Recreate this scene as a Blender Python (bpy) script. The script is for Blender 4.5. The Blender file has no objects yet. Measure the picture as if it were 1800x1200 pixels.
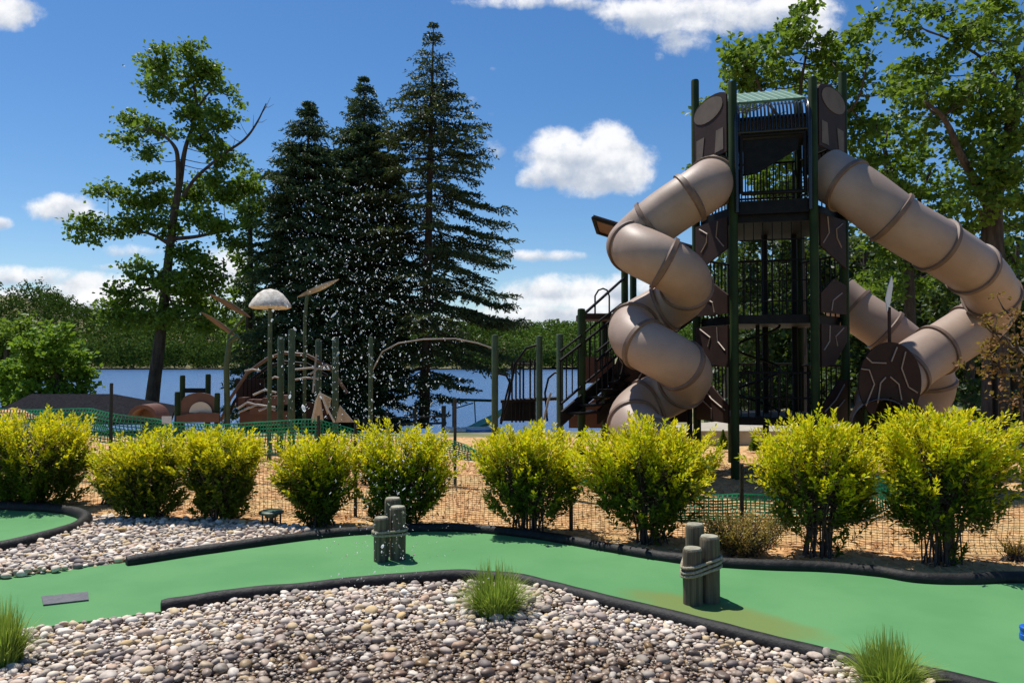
import bpy, bmesh, math, random
import numpy as np
from mathutils import Vector, Matrix, noise
R = math.radians
random.seed(7); rng = np.random.default_rng(7)
C = bpy.context.scene.collection
S = bpy.context.scene

# ------------------------------------------------------------------ camera
W, H, F = 1800.0, 1200.0, 1350.0
HZ = 635.0                                   # image row of the horizon in the photograph
CAMZ = 1.6
TILT = math.atan((HZ - 600) / F)
cd = bpy.data.cameras.new('camera'); cam = bpy.data.objects.new('camera', cd); C.objects.link(cam)
cam.location = (0, 0, CAMZ); cam.rotation_euler = (R(90) + TILT, 0, 0)
cd.sensor_width = 36; cd.lens = 27.0; cd.clip_start = 0.05; cd.clip_end = 5000
S.camera = cam

# ------------------------------------------------------------------ light
SUN_EL, SUN_AZ = R(67), math.atan2(0.74, -0.67)     # azimuth of the sun measured in the x-y plane
sd = Vector((math.cos(SUN_EL) * math.cos(SUN_AZ), math.cos(SUN_EL) * math.sin(SUN_AZ), math.sin(SUN_EL)))
sl = bpy.data.lights.new('sun', 'SUN'); sl.energy = 5.0; sl.angle = R(0.5); sl.color = (1.0, 0.955, 0.88)
so = bpy.data.objects.new('sun', sl); C.objects.link(so)
so.rotation_euler = sd.to_track_quat('Z', 'Y').to_euler(); so.location = sd * 60
S.view_settings.view_transform = 'Standard'; S.view_settings.look = 'None'
S.view_settings.exposure = 0.22; S.view_settings.gamma = 1.0

def ray(px, py):
    dx = (px - W / 2) / F; dz = (H / 2 - py) / F
    c, s = math.cos(TILT), math.sin(TILT)
    return Vector((dx, c - dz * s, s + dz * c))
def P(px, py, Y):                             # world point seen at a pixel, at distance Y ahead
    r = ray(px, py); k = Y / r.y
    return Vector((r.x * k, Y, CAMZ + r.z * k))
def G(px, py, z=0.0):                         # world point seen at a pixel, on the level z
    r = ray(px, py); k = (z - CAMZ) / r.z
    return Vector((r.x * k, r.y * k, z))
def zat(py, Y): return P(900, py, Y).z
def m_per_px(Y): return Y / F

# ------------------------------------------------------------------ world: sky and clouds
wd = bpy.data.worlds.new('World'); S.world = wd; wd.use_nodes = True
nt = wd.node_tree; nt.nodes.clear()
class NB:
    def __init__(s, nt): s.nt = nt
    def n(s, t, **k):
        x = s.nt.nodes.new(t)
        for a, b in k.items(): setattr(x, a, b)
        return x
    def l(s, a, b): s.nt.links.new(a, b)
    def m(s, op, a, b=None, c=None, clamp=False):
        x = s.n('ShaderNodeMath', operation=op, use_clamp=clamp)
        for i, v in enumerate((a, b, c)):
            if v is None: continue
            if isinstance(v, (int, float)): x.inputs[i].default_value = v
            else: s.l(v, x.inputs[i])
        return x.outputs[0]
    def mix(s, f, a, b, mode='MIX'):
        x = s.n('ShaderNodeMix', data_type='RGBA', blend_type=mode)
        for i, v in ((0, f), (6, a), (7, b)):
            if isinstance(v, (int, float)): x.inputs[i].default_value = v
            elif isinstance(v, tuple): x.inputs[i].default_value = (*v[:3], 1)
            else: s.l(v, x.inputs[i])
        return x.outputs[2]
    def noise(s, vec, scale, detail=4, rough=0.55, dist=0.0, out=0):
        x = s.n('ShaderNodeTexNoise'); x.inputs['Scale'].default_value = scale
        x.inputs['Detail'].default_value = detail; x.inputs['Roughness'].default_value = rough
        x.inputs['Distortion'].default_value = dist
        if vec is not None: s.l(vec, x.inputs['Vector'])
        return x.outputs[out]
    def ss(s, v, a, b, lo=0.0, hi=1.0):
        x = s.n('ShaderNodeMapRange', interpolation_type='SMOOTHSTEP')
        s.l(v, x.inputs[0])
        for i, q in enumerate((a, b, lo, hi)): x.inputs[i + 1].default_value = q
        return x.outputs[0]
b = NB(nt)
sky = b.n('ShaderNodeTexSky', sky_type='NISHITA'); sky.sun_disc = False
sky.sun_elevation = SUN_EL; sky.sun_rotation = math.pi / 2 - SUN_AZ
sky.air_density = 1.0; sky.dust_density = 0.3; sky.ozone_density = 3.0; sky.altitude = 200
tc = b.n('ShaderNodeTexCoord'); sep = b.n('ShaderNodeSeparateXYZ'); b.l(tc.outputs['Generated'], sep.inputs[0])
ya = b.m('MAXIMUM', sep.outputs[1], 0.02)
u = b.m('DIVIDE', sep.outputs[0], ya); v = b.m('DIVIDE', sep.outputs[2], ya)
cv = b.n('ShaderNodeCombineXYZ'); b.l(u, cv.inputs[0]); b.l(v, cv.inputs[1])
n1 = b.noise(cv.outputs[0], 9, 8, 0.62, 0.3)
n2 = b.noise(cv.outputs[0], 34, 6, 0.65, 0.2)
nn = b.m('ADD', b.m('MULTIPLY', b.m('SUBTRACT', n1, 0.5), 2.9), b.m('MULTIPLY', b.m('SUBTRACT', n2, 0.5), 1.8))
CL = [(1030,288,100,50,1.5),(985,262,52,34,1.2),(1062,258,50,40,1.2),(1095,306,48,34,1.2),(955,312,42,24,1.0),
      (1240,28,165,38,1.1),(1205,70,50,32,0.8),(1390,10,80,30,0.8),(930,3,110,14,0.7),(1130,20,90,26,0.9),(1010,8,70,12,0.4),
      (12,24,58,30,0.9),(105,366,58,24,0.9),(165,378,30,14,0.3),(2,392,22,12,0.6),
      (45,484,90,18,0.9),(165,508,68,30,1.1),(60,538,150,30,1.1),(200,470,50,8,0.2),(240,440,60,14,0.3),(395,480,60,40,0.8),(280,530,120,34,0.7),(480,540,120,30,0.6),
      (960,449,75,11,0.6),(1010,518,130,34,1.0),(930,560,120,30,0.9),(1135,500,70,26,0.8),(1030,555,150,26,0.9),
      (1160,98,14,12,0.05),(872,262,22,22,0.1),(1440,60,45,50,0.5),(830,175,14,8,0.0),(860,200,12,8,0.0),(868,122,9,6,-0.1),
      (180,545,200,22,0.4),(1400,120,60,20,0.2)]
den = None; shade = None
for (px, py, rx, ry, k) in CL:
    r_ = ray(px, py); u0, v0 = r_.x / r_.y, r_.z / r_.y
    du = b.m('DIVIDE', b.m('SUBTRACT', u, u0), rx / F * 1.12); dv = b.m('DIVIDE', b.m('SUBTRACT', v, v0), ry / F * 1.12)
    d2 = b.m('ADD', b.m('MULTIPLY', du, du), b.m('MULTIPLY', dv, dv))
    e = b.m('ADD', b.m('MULTIPLY', b.m('SUBTRACT', 1.0, d2), 0.55 + 0.55 * max(k, 0)), b.m('SUBTRACT', k * 0.55 - 0.35, 0.0))
    e = b.m('MINIMUM', e, 0.9 + k * 0.25)
    den = e if den is None else b.m('MAXIMUM', den, e)
    sh = b.m('MULTIPLY', dv, b.ss(d2, 1.6, 0.2))
    shade = sh if shade is None else b.m('ADD', shade, sh)
dn = b.m('ADD', den, nn)
mask = b.ss(dn, -0.05, 1.15)
n3 = b.noise(cv.outputs[0], 20, 5, 0.6, 0.1)
lit = b.m('ADD', b.m('MULTIPLY', shade, 0.35), b.m('MULTIPLY', n3, 1.2))
ccol = b.mix(b.ss(lit, 0.25, 0.85), (0.50, 0.56, 0.66), (0.98, 0.98, 0.99))
# the sky itself, a little deeper than the model, as through a phone camera
hs = b.n('ShaderNodeHueSaturation'); hs.inputs['Saturation'].default_value = 1.28; hs.inputs['Value'].default_value = 1.14; hs.inputs['Hue'].default_value = 0.503
b.l(sky.outputs[0], hs.inputs['Color'])
bg = b.n('ShaderNodeBackground'); bg.inputs[1].default_value = 0.088
csc = b.mix(1.0, ccol, (10.2, 10.2, 10.2), 'MULTIPLY')
b.l(b.mix(b.m('MULTIPLY', mask, 0.96), hs.outputs[0], csc), bg.inputs[0])
wo = b.n('ShaderNodeOutputWorld'); b.l(bg.outputs[0], wo.inputs[0])

# ------------------------------------------------------------------ materials
M = {}
def newmat(name):
    m = bpy.data.materials.new(name); m.use_nodes = True; m.node_tree.nodes.clear(); M[name] = m
    return m, NB(m.node_tree)
def std(name, c1, c2=None, rough=0.6, scale=6, bump=0.0, bscale=40, metal=0.0, spec=0.5, detail=5, lo=0.35, hi=0.65, dirt=None, stretch=None):
    m, b = newmat(name); c2 = c2 or tuple(x * 0.7 for x in c1)
    tc = b.n('ShaderNodeTexCoord'); vec = tc.outputs['Object']
    if stretch:
        mp = b.n('ShaderNodeMapping'); mp.inputs['Scale'].default_value = stretch; b.l(vec, mp.inputs[0]); vec = mp.outputs[0]
    f = b.ss(b.noise(vec, scale, detail, 0.6), lo, hi)
    col = b.mix(f, c1, c2)
    if dirt: col = b.mix(b.m('MULTIPLY', b.ss(b.noise(vec, scale * 0.37, 6, 0.7), 0.5, 0.72), dirt[3]), col, dirt[:3])
    p = b.n('ShaderNodeBsdfPrincipled'); b.l(col, p.inputs['Base Color'])
    p.inputs['Roughness'].default_value = rough; p.inputs['Metallic'].default_value = metal
    p.inputs['Specular IOR Level'].default_value = spec
    if bump:
        bp = b.n('ShaderNodeBump'); bp.inputs['Strength'].default_value = bump; bp.inputs['Distance'].default_value = 0.01
        b.l(b.noise(vec, bscale, 6, 0.65), bp.inputs['Height']); b.l(bp.outputs[0], p.inputs['Normal'])
    o = b.n('ShaderNodeOutputMaterial'); b.l(p.outputs[0], o.inputs[0]); return m
def leafmat(name, dark, light, young=None, trans=0.35, nscale=1.2, rough=0.5, spec=0.28):
    m, b = newmat(name)
    tc = b.n('ShaderNodeTexCoord'); g = b.n('ShaderNodeNewGeometry')
    n_ = b.noise(tc.outputs['Object'], nscale, 3, 0.5)
    f = b.m('ADD', b.m('MULTIPLY', g.outputs['Random Per Island'], 0.6), b.m('MULTIPLY', n_, 0.5), clamp=True)
    col = b.mix(f, dark, light)
    if young:
        a = b.n('ShaderNodeAttribute', attribute_name='growth')
        k = b.m('ADD', a.outputs['Fac'], b.m('MULTIPLY', b.m('SUBTRACT', g.outputs['Random Per Island'], 0.5), 0.35))
        col = b.mix(b.ss(k, 0.30, 0.68), col, b.mix(g.outputs['Random Per Island'], young[0], young[1]))
    d = b.n('ShaderNodeBsdfPrincipled'); b.l(col, d.inputs['Base Color']); d.inputs['Roughness'].default_value = rough
    d.inputs['Specular IOR Level'].default_value = spec
    t = b.n('ShaderNodeBsdfTranslucent'); b.l(b.mix(0.45, col, (0.30, 0.42, 0.03), 'MIX') if not young else col, t.inputs[0])
    mx = b.n('ShaderNodeMixShader'); mx.inputs[0].default_value = trans
    b.l(d.outputs[0], mx.inputs[1]); b.l(t.outputs[0], mx.inputs[2])
    o = b.n('ShaderNodeOutputMaterial'); b.l(mx.outputs[0], o.inputs[0]); return m

leafmat('maple_leaf', (0.024, 0.062, 0.010), (0.17, 0.29, 0.030), trans=0.38)
leafmat('woods_leaf', (0.022, 0.056, 0.010), (0.16, 0.27, 0.030), trans=0.42)
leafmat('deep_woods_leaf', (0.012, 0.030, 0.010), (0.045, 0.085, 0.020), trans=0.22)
leafmat('bright_leaf', (0.045, 0.13, 0.012), (0.22, 0.37, 0.03), trans=0.42)
leafmat('rust_leaf', (0.10, 0.04, 0.02), (0.34, 0.16, 0.06))
leafmat('spruce_needle', (0.012, 0.032, 0.016), (0.080, 0.135, 0.058), trans=0.10)
leafmat('thin_spruce_needle', (0.014, 0.026, 0.011), (0.085, 0.108, 0.038), trans=0.12)
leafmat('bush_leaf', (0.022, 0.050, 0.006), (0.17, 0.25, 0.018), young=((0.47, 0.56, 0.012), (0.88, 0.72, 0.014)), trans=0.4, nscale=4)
leafmat('low_bush_leaf', (0.05, 0.06, 0.015), (0.24, 0.20, 0.05), young=((0.42, 0.26, 0.08), (0.40, 0.34, 0.06)), trans=0.3, nscale=4)
leafmat('grass_blade', (0.10, 0.17, 0.02), (0.42, 0.52, 0.09), trans=0.4, nscale=4)
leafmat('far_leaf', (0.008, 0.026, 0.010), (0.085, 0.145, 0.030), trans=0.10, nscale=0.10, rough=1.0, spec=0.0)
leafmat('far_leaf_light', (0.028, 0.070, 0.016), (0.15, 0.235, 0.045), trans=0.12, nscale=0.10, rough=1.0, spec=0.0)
std('bark', (0.035, 0.024, 0.018), (0.085, 0.065, 0.05), 0.9, 9, 0.8, 30, stretch=(1, 1, 0.25))
std('spruce_bark', (0.03, 0.018, 0.013), (0.07, 0.045, 0.032), 0.9, 9, 0.8, 30, stretch=(1, 1, 0.3))
std('bush_stem', (0.05, 0.035, 0.025), (0.11, 0.08, 0.06), 0.85, 20)
std('slide_tan', (0.37, 0.275, 0.218), (0.32, 0.235, 0.185), 0.50, 2.0, 0.10, 90, spec=0.35, dirt=(0.20, 0.145, 0.11, 0.45))
std('slide_seam_shadow', (0.19, 0.130, 0.098), (0.14, 0.095, 0.072), 0.5, 4, spec=0.3)  # darker flange colour paints in the shadow lines at the tube joints
std('post_green', (0.026, 0.046, 0.013), (0.017, 0.032, 0.010), 0.55, 3, 0.05, 60, spec=0.15)
std('gloss_metal', (0.006, 0.006, 0.007), (0.010, 0.010, 0.010), 0.22, 10, spec=0.6)
std('post_mossy', (0.055, 0.085, 0.025), (0.035, 0.060, 0.022), 0.5, 8, 0.1, 60)
std('dark_metal', (0.007, 0.007, 0.008), (0.012, 0.012, 0.012), 0.5, 10, spec=0.12)
std('brown_panel', (0.040, 0.021, 0.017), (0.028, 0.016, 0.013), 0.65, 3, 0.08, 70, spec=0.2)
std('tan_line', (0.33, 0.25, 0.19), (0.28, 0.21, 0.16), 0.55, 5)
std('rust_panel', (0.14, 0.056, 0.032), (0.10, 0.042, 0.026), 0.5, 3, 0.08, 60)
std('roof_green', (0.13, 0.24, 0.14), (0.10, 0.19, 0.11), 0.4, 4)
std('rubber', (0.006, 0.006, 0.006), (0.014, 0.013, 0.013), 0.6, 14, 0.9, 22, detail=8, spec=0.3, dirt=(0.04, 0.036, 0.032, 0.4))
std('log_wood', (0.20, 0.155, 0.095), (0.085, 0.066, 0.042), 0.85, 9, 1.0, 22, stretch=(5, 5, 0.22), dirt=(0.04, 0.035, 0.022, 0.7))
std('log_end', (0.36, 0.34, 0.25), (0.22, 0.20, 0.14), 0.9, 16, 0.4, 40)
std('rope', (0.42, 0.37, 0.26), (0.27, 0.23, 0.16), 0.9, 60, 0.8, 160)
std('grey_mat', (0.085, 0.085, 0.095), (0.12, 0.12, 0.13), 0.8, 40, 0.3, 200)
std('blue_plastic', (0.01, 0.12, 0.55), (0.01, 0.09, 0.45), 0.35, 6)
std('net_green', (0.010, 0.27, 0.10), (0.008, 0.20, 0.075), 0.5, 6)
std('net_faded', (0.06, 0.12, 0.05), (0.05, 0.09, 0.04), 0.6, 6)
std('fence_post', (0.022, 0.020, 0.016), (0.04, 0.035, 0.025), 0.7, 12, 0.3, 50)
std('fixture_green', (0.020, 0.06, 0.032), (0.012, 0.035, 0.02), 0.45, 8)
std('black_plastic', (0.012, 0.012, 0.012), None, 0.4, 8)
std('shaded_inset', (0.15, 0.12, 0.10), (0.12, 0.10, 0.085), 0.7, 5, spec=0.2)  # tan made darker to hold the shade on the tower's side panels
std('stone_dome', (0.74, 0.69, 0.60), (0.46, 0.41, 0.35), 0.85, 15, 0.8, 30)
std('petal_brown', (0.13, 0.070, 0.045), (0.085, 0.05, 0.032), 0.5, 4)
std('pale_rail', (0.36, 0.33, 0.29), (0.26, 0.24, 0.21), 0.4, 6)
std('cream', (0.62, 0.56, 0.44), (0.54, 0.48, 0.38), 0.5, 4)
std('white_plastic', (0.78, 0.78, 0.76), (0.66, 0.66, 0.64), 0.4, 5)
std('shingle', (0.012, 0.012, 0.014), (0.026, 0.026, 0.030), 1.0, 20, 0.8, 60, spec=0.0)
std('orange_cloth', (0.70, 0.36, 0.16), (0.60, 0.30, 0.13), 0.8, 4)
std('blue_tarp', (0.04, 0.18, 0.40), (0.03, 0.13, 0.30), 0.5, 4)
std('concrete', (0.40, 0.36, 0.29), (0.31, 0.28, 0.22), 0.9, 3, 0.3, 60)
std('sand', (0.46, 0.37, 0.24), (0.36, 0.28, 0.17), 0.95, 1.2, 0.4, 30)
std('kayak_green', (0.16, 0.42, 0.30), None, 0.35, 3)
std('kayak_white', (0.68, 0.66, 0.60), (0.58, 0.56, 0.5), 0.35, 3)
std('soil_edge', (0.05, 0.035, 0.022), (0.09, 0.06, 0.04), 0.95, 14, 0.8, 60)

# putting surface: fine short pile with faint mottling and an algae stain where the sprinkler water pools
m, b = newmat('putting_carpet')
tc = b.n('ShaderNodeTexCoord'); vec = tc.outputs['Object']
c = b.mix(b.ss(b.noise(vec, 1.1, 6, 0.6), 0.35, 0.7), (0.098, 0.250, 0.098), (0.132, 0.300, 0.122))
c = b.mix(b.m('MULTIPLY', b.noise(vec, 260, 2, 0.6), 0.45), c, (0.035, 0.165, 0.055))
c = b.mix(b.m('MULTIPLY', b.ss(b.noise(vec, 2.2, 8, 0.72), 0.50, 0.75), 0.5), c, (0.085, 0.235, 0.085))
ge = b.n('ShaderNodeNewGeometry'); sp_ = b.n('ShaderNodeSeparateXYZ'); b.l(ge.outputs['Position'], sp_.inputs[0])
s0 = G(1262, 1086); a0 = math.atan2(G(1420, 1115).y - G(1130, 1045).y, G(1420, 1115).x - G(1130, 1045).x)
dx = b.m('SUBTRACT', sp_.outputs[0], s0.x); dy = b.m('SUBTRACT', sp_.outputs[1], s0.y)
ux = b.m('ADD', b.m('MULTIPLY', dx, math.cos(a0)), b.m('MULTIPLY', dy, math.sin(a0)))
uy = b.m('SUBTRACT', b.m('MULTIPLY', dy, math.cos(a0)), b.m('MULTIPLY', dx, math.sin(a0)))
q = b.m('ADD', b.m('POWER', b.m('ABSOLUTE', b.m('DIVIDE', ux, 0.60)), 2.0), b.m('POWER', b.m('ABSOLUTE', b.m('DIVIDE', uy, 0.20)), 2.0))
q = b.m('ADD', q, b.m('MULTIPLY', b.m('SUBTRACT', b.noise(vec, 5, 6, 0.7), 0.5), 1.6))
c = b.mix(b.m('MULTIPLY', b.ss(q, 1.9, 0.4), 0.85), c, (0.150, 0.190, 0.055))
p = b.n('ShaderNodeBsdfPrincipled'); b.l(c, p.inputs['Base Color']); p.inputs['Roughness'].default_value = 0.9; p.inputs['Specular IOR Level'].default_value = 0.15
bp = b.n('ShaderNodeBump'); bp.inputs['Strength'].default_value = 0.45; bp.inputs['Distance'].default_value = 0.004
b.l(b.noise(vec, 300, 2, 0.5), bp.inputs['Height']); b.l(bp.outputs[0], p.inputs['Normal'])
o = b.n('ShaderNodeOutputMaterial'); b.l(p.outputs[0], o.inputs[0])

# river pebbles: every stone its own tone; wet and darker where the spray lands
m, b = newmat('pebble')
g = b.n('ShaderNodeNewGeometry'); tc = b.n('ShaderNodeTexCoord')
cr = b.n('ShaderNodeValToRGB'); cr.color_ramp.interpolation = 'LINEAR'
els = [(0.0, (0.17, 0.14, 0.13)), (0.15, (0.46, 0.36, 0.30)), (0.3, (0.64, 0.53, 0.41)), (0.45, (0.27, 0.23, 0.19)), (0.58, (0.80, 0.71, 0.60)), (0.7, (0.50, 0.33, 0.22)), (0.8, (0.72, 0.65, 0.56)), (0.9, (0.55, 0.38, 0.17)), (1.0, (0.88, 0.82, 0.73))]
while len(cr.color_ramp.elements) < len(els): cr.color_ramp.elements.new(0.5)
for e, (pp, cc) in zip(cr.color_ramp.elements, els): e.position = pp; e.color = (*cc, 1)
b.l(g.outputs['Random Per Island'], cr.inputs[0])
c = b.mix(b.m('MULTIPLY', b.ss(b.noise(tc.outputs['Object'], 38, 6, 0.7), 0.45, 0.75), 0.35), cr.outputs[0], (0.20, 0.16, 0.12))
sp_ = b.n('ShaderNodeSeparateXYZ'); b.l(g.outputs['Position'], sp_.inputs[0])
w0 = G(830, 1185)
q = b.m('ADD', b.m('POWER', b.m('DIVIDE', b.m('SUBTRACT', sp_.outputs[0], w0.x), 1.5), 2.0), b.m('POWER', b.m('DIVIDE', b.m('SUBTRACT', sp_.outputs[1], w0.y), 0.50), 2.0))
q = b.m('ADD', q, b.m('MULTIPLY', b.m('SUBTRACT', b.noise(tc.outputs['Object'], 9, 5, 0.7), 0.5), 4.0))
wet = b.m('MULTIPLY', b.ss(q, 1.9, 0.3), b.ss(b.m('FRACT', b.m('MULTIPLY', g.outputs['Random Per Island'], 37.0)), 0.5, 0.95, 1.0, 0.25))
c = b.mix(wet, c, b.mix(1.0, c, (0.36, 0.30, 0.25), 'MULTIPLY'))
p = b.n('ShaderNodeBsdfPrincipled'); b.l(c, p.inputs['Base Color'])
b.l(b.m('SUBTRACT', 0.75, b.m('MULTIPLY', wet, 0.32)), p.inputs['Roughness'])
bp = b.n('ShaderNodeBump'); bp.inputs['Strength'].default_value = 0.25; bp.inputs['Distance'].default_value = 0.004
b.l(b.noise(tc.outputs['Object'], 90, 5, 0.6), bp.inputs['Height']); b.l(bp.outputs[0], p.inputs['Normal'])
o = b.n('ShaderNodeOutputMaterial'); b.l(p.outputs[0], o.inputs[0])

def chipmat(name, cols, rnd=True):
    m, b = newmat(name)
    tc = b.n('ShaderNodeTexCoord'); vec = tc.outputs['Object']
    vo = b.n('ShaderNodeTexVoronoi'); vo.inputs['Scale'].default_value = 26; 
    mp = b.n('ShaderNodeMapping'); mp.inputs['Scale'].default_value = (1.0, 0.55, 1); b.l(vec, mp.inputs[0]); b.l(mp.outputs[0], vo.inputs['Vector'])
    sp2 = b.n('ShaderNodeSeparateColor'); b.l(vo.outputs['Color'], sp2.inputs[0])
    f = sp2.outputs[0]
    if rnd: f = b.n('ShaderNodeNewGeometry').outputs['Random Per Island']
    cr = b.n('ShaderNodeValToRGB')
    while len(cr.color_ramp.elements) < len(cols): cr.color_ramp.elements.new(0.5)
    for i, (e, cc) in enumerate(zip(cr.color_ramp.elements, cols)): e.position = i / (len(cols) - 1); e.color = (*cc, 1)
    b.l(f, cr.inputs[0])
    c = b.mix(b.m('MULTIPLY', b.ss(b.noise(vec, 1.3, 5, 0.65), 0.40, 0.62), 0.6), cr.outputs[0], (0.50, 0.37, 0.17))
    p = b.n('ShaderNodeBsdfPrincipled'); b.l(c, p.inputs['Base Color']); p.inputs['Roughness'].default_value = 0.9; p.inputs['Specular IOR Level'].default_value = 0.2
    bp = b.n('ShaderNodeBump'); bp.inputs['Strength'].default_value = 0.9; bp.inputs['Distance'].default_value = 0.012
    b.l(sp2.outputs[1], bp.inputs['Height']); b.l(bp.outputs[0], p.inputs['Normal'])
    o = b.n('ShaderNodeOutputMaterial'); b.l(p.outputs[0], o.inputs[0])
chipmat('mulch', [(0.24, 0.11, 0.045), (0.50, 0.26, 0.11), (0.64, 0.38, 0.17), (0.38, 0.19, 0.08), (0.70, 0.46, 0.24)], False)
chipmat('chip', [(0.15, 0.07, 0.035), (0.46, 0.24, 0.11), (0.64, 0.38, 0.18), (0.30, 0.15, 0.07), (0.70, 0.48, 0.27)])
std('ground_far', (0.10, 0.12, 0.04), (0.24, 0.20, 0.10), 0.95, 0.6, 0.4, 20)

m, b = newmat('lake_water')
tc = b.n('ShaderNodeTexCoord'); mp = b.n('ShaderNodeMapping'); mp.inputs['Scale'].default_value = (0.22, 1.2, 1); b.l(tc.outputs['Object'], mp.inputs[0])
p = b.n('ShaderNodeBsdfPrincipled'); p.inputs['Base Color'].default_value = (0.035, 0.085, 0.20, 1); p.inputs['Roughness'].default_value = 0.22
bp = b.n('ShaderNodeBump'); bp.inputs['Strength'].default_value = 0.7; bp.inputs['Distance'].default_value = 0.22
b.l(b.noise(mp.outputs[0], 1.6, 6, 0.65), bp.inputs['Height']); b.l(bp.outputs[0], p.inputs['Normal'])
o = b.n('ShaderNodeOutputMaterial'); b.l(p.outputs[0], o.inputs[0])

m, b = newmat('water_drop')
p = b.n('ShaderNodeBsdfPrincipled'); p.inputs['Base Color'].default_value = (0.93, 0.95, 0.97, 1); p.inputs['Roughness'].default_value = 0.08
p.inputs['IOR'].default_value = 1.33
tr = b.n('ShaderNodeBsdfTranslucent'); tr.inputs[0].default_value = (0.93, 0.95, 0.97, 1); mx = b.n('ShaderNodeMixShader'); mx.inputs[0].default_value = 0.5
b.l(p.outputs[0], mx.inputs[1]); b.l(tr.outputs[0], mx.inputs[2])
gl = b.n('ShaderNodeBsdfGlass'); gl.inputs['Roughness'].default_value = 0.05; gl.inputs['IOR'].default_value = 1.33; m2 = b.n('ShaderNodeMixShader'); b.l(b.ss(b.n('ShaderNodeNewGeometry').outputs['Random Per Island'], 0.15, 0.75, 0.15, 0.95), m2.inputs[0]); b.l(mx.outputs[0], m2.inputs[1]); b.l(gl.outputs[0], m2.inputs[2]); mx = m2
o = b.n('ShaderNodeOutputMaterial'); b.l(mx.outputs[0], o.inputs[0])

# ------------------------------------------------------------------ mesh helpers
ORG = {}
def tag(o, label=None, cat=None, group=None, kind=None):
    if label: o['label'] = label
    if cat: o['category'] = cat
    if group: o['group'] = group
    if kind: o['kind'] = kind
    return o
def thing(name, label, cat, loc, group=None):
    o = bpy.data.objects.new(name, None); o.empty_display_size = 0.2; C.objects.link(o)
    o.location = loc; ORG[o.name] = Vector(loc); return tag(o, label, cat, group)
def link_np(name, V, Fc, mat, parent=None, smooth=False, attr=None, base=True, loc=None):
    """V: (n,3) world coordinates, Fc: (m,k) equal-sized faces or a list of index tuples"""
    V = np.asarray(V, dtype=np.float64).reshape(-1, 3)
    if parent is not None: org = np.array(ORG[parent.name])
    elif loc is not None: org = np.array(loc)
    elif base: org = np.array([(V[:, 0].min() + V[:, 0].max()) / 2, (V[:, 1].min() + V[:, 1].max()) / 2, V[:, 2].min()])
    else: org = np.zeros(3)
    me = bpy.data.meshes.new(name)
    if isinstance(Fc, np.ndarray):
        k = Fc.shape[1]; n = len(Fc)
        me.vertices.add(len(V)); me.vertices.foreach_set('co', (V - org).ravel())
        me.loops.add(n * k); me.loops.foreach_set('vertex_index', Fc.ravel().astype(np.int32))
        me.polygons.add(n); me.polygons.foreach_set('loop_start', np.arange(0, n * k, k, dtype=np.int32))
        me.update(calc_edges=True)
    else:
        me.from_pydata([tuple(x) for x in (V - org)], [], [tuple(int(i) for i in f) for f in Fc]); me.update()
    me.polygons.foreach_set('use_smooth', np.full(len(me.polygons), bool(smooth)))
    if attr is not None:
        a = me.attributes.new('growth', 'FLOAT', 'POINT'); a.data.foreach_set('value', np.asarray(attr, dtype=np.float32))
    me.materials.append(M[mat])
    o = bpy.data.objects.new(name, me); C.objects.link(o)
    if parent is not None:
        o.parent = parent; ORG[o.name] = ORG[parent.name]
    else: o.location = org; ORG[o.name] = Vector(org)
    return o
def spline(pts, n=8):
    """Catmull-Rom through rows of numbers"""
    A = np.array([list(p) for p in pts], dtype=float)
    if len(A) < 3: 
        t = np.linspace(0, 1, n + 1)[:, None]; return A[0] * (1 - t) + A[-1] * t
    A = np.vstack([2 * A[0] - A[1], A, 2 * A[-1] - A[-2]]); out = []
    for i in range(1, len(A) - 2):
        p0, p1, p2, p3 = A[i - 1:i + 3]
        for k in range(n):
            t = k / n
            out.append(0.5 * ((2 * p1) + (-p0 + p2) * t + (2 * p0 - 5 * p1 + 4 * p2 - p3) * t * t + (-p0 + 3 * p1 - 3 * p2 + p3) * t ** 3))
    out.append(A[-2]); return np.array(out)
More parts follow.
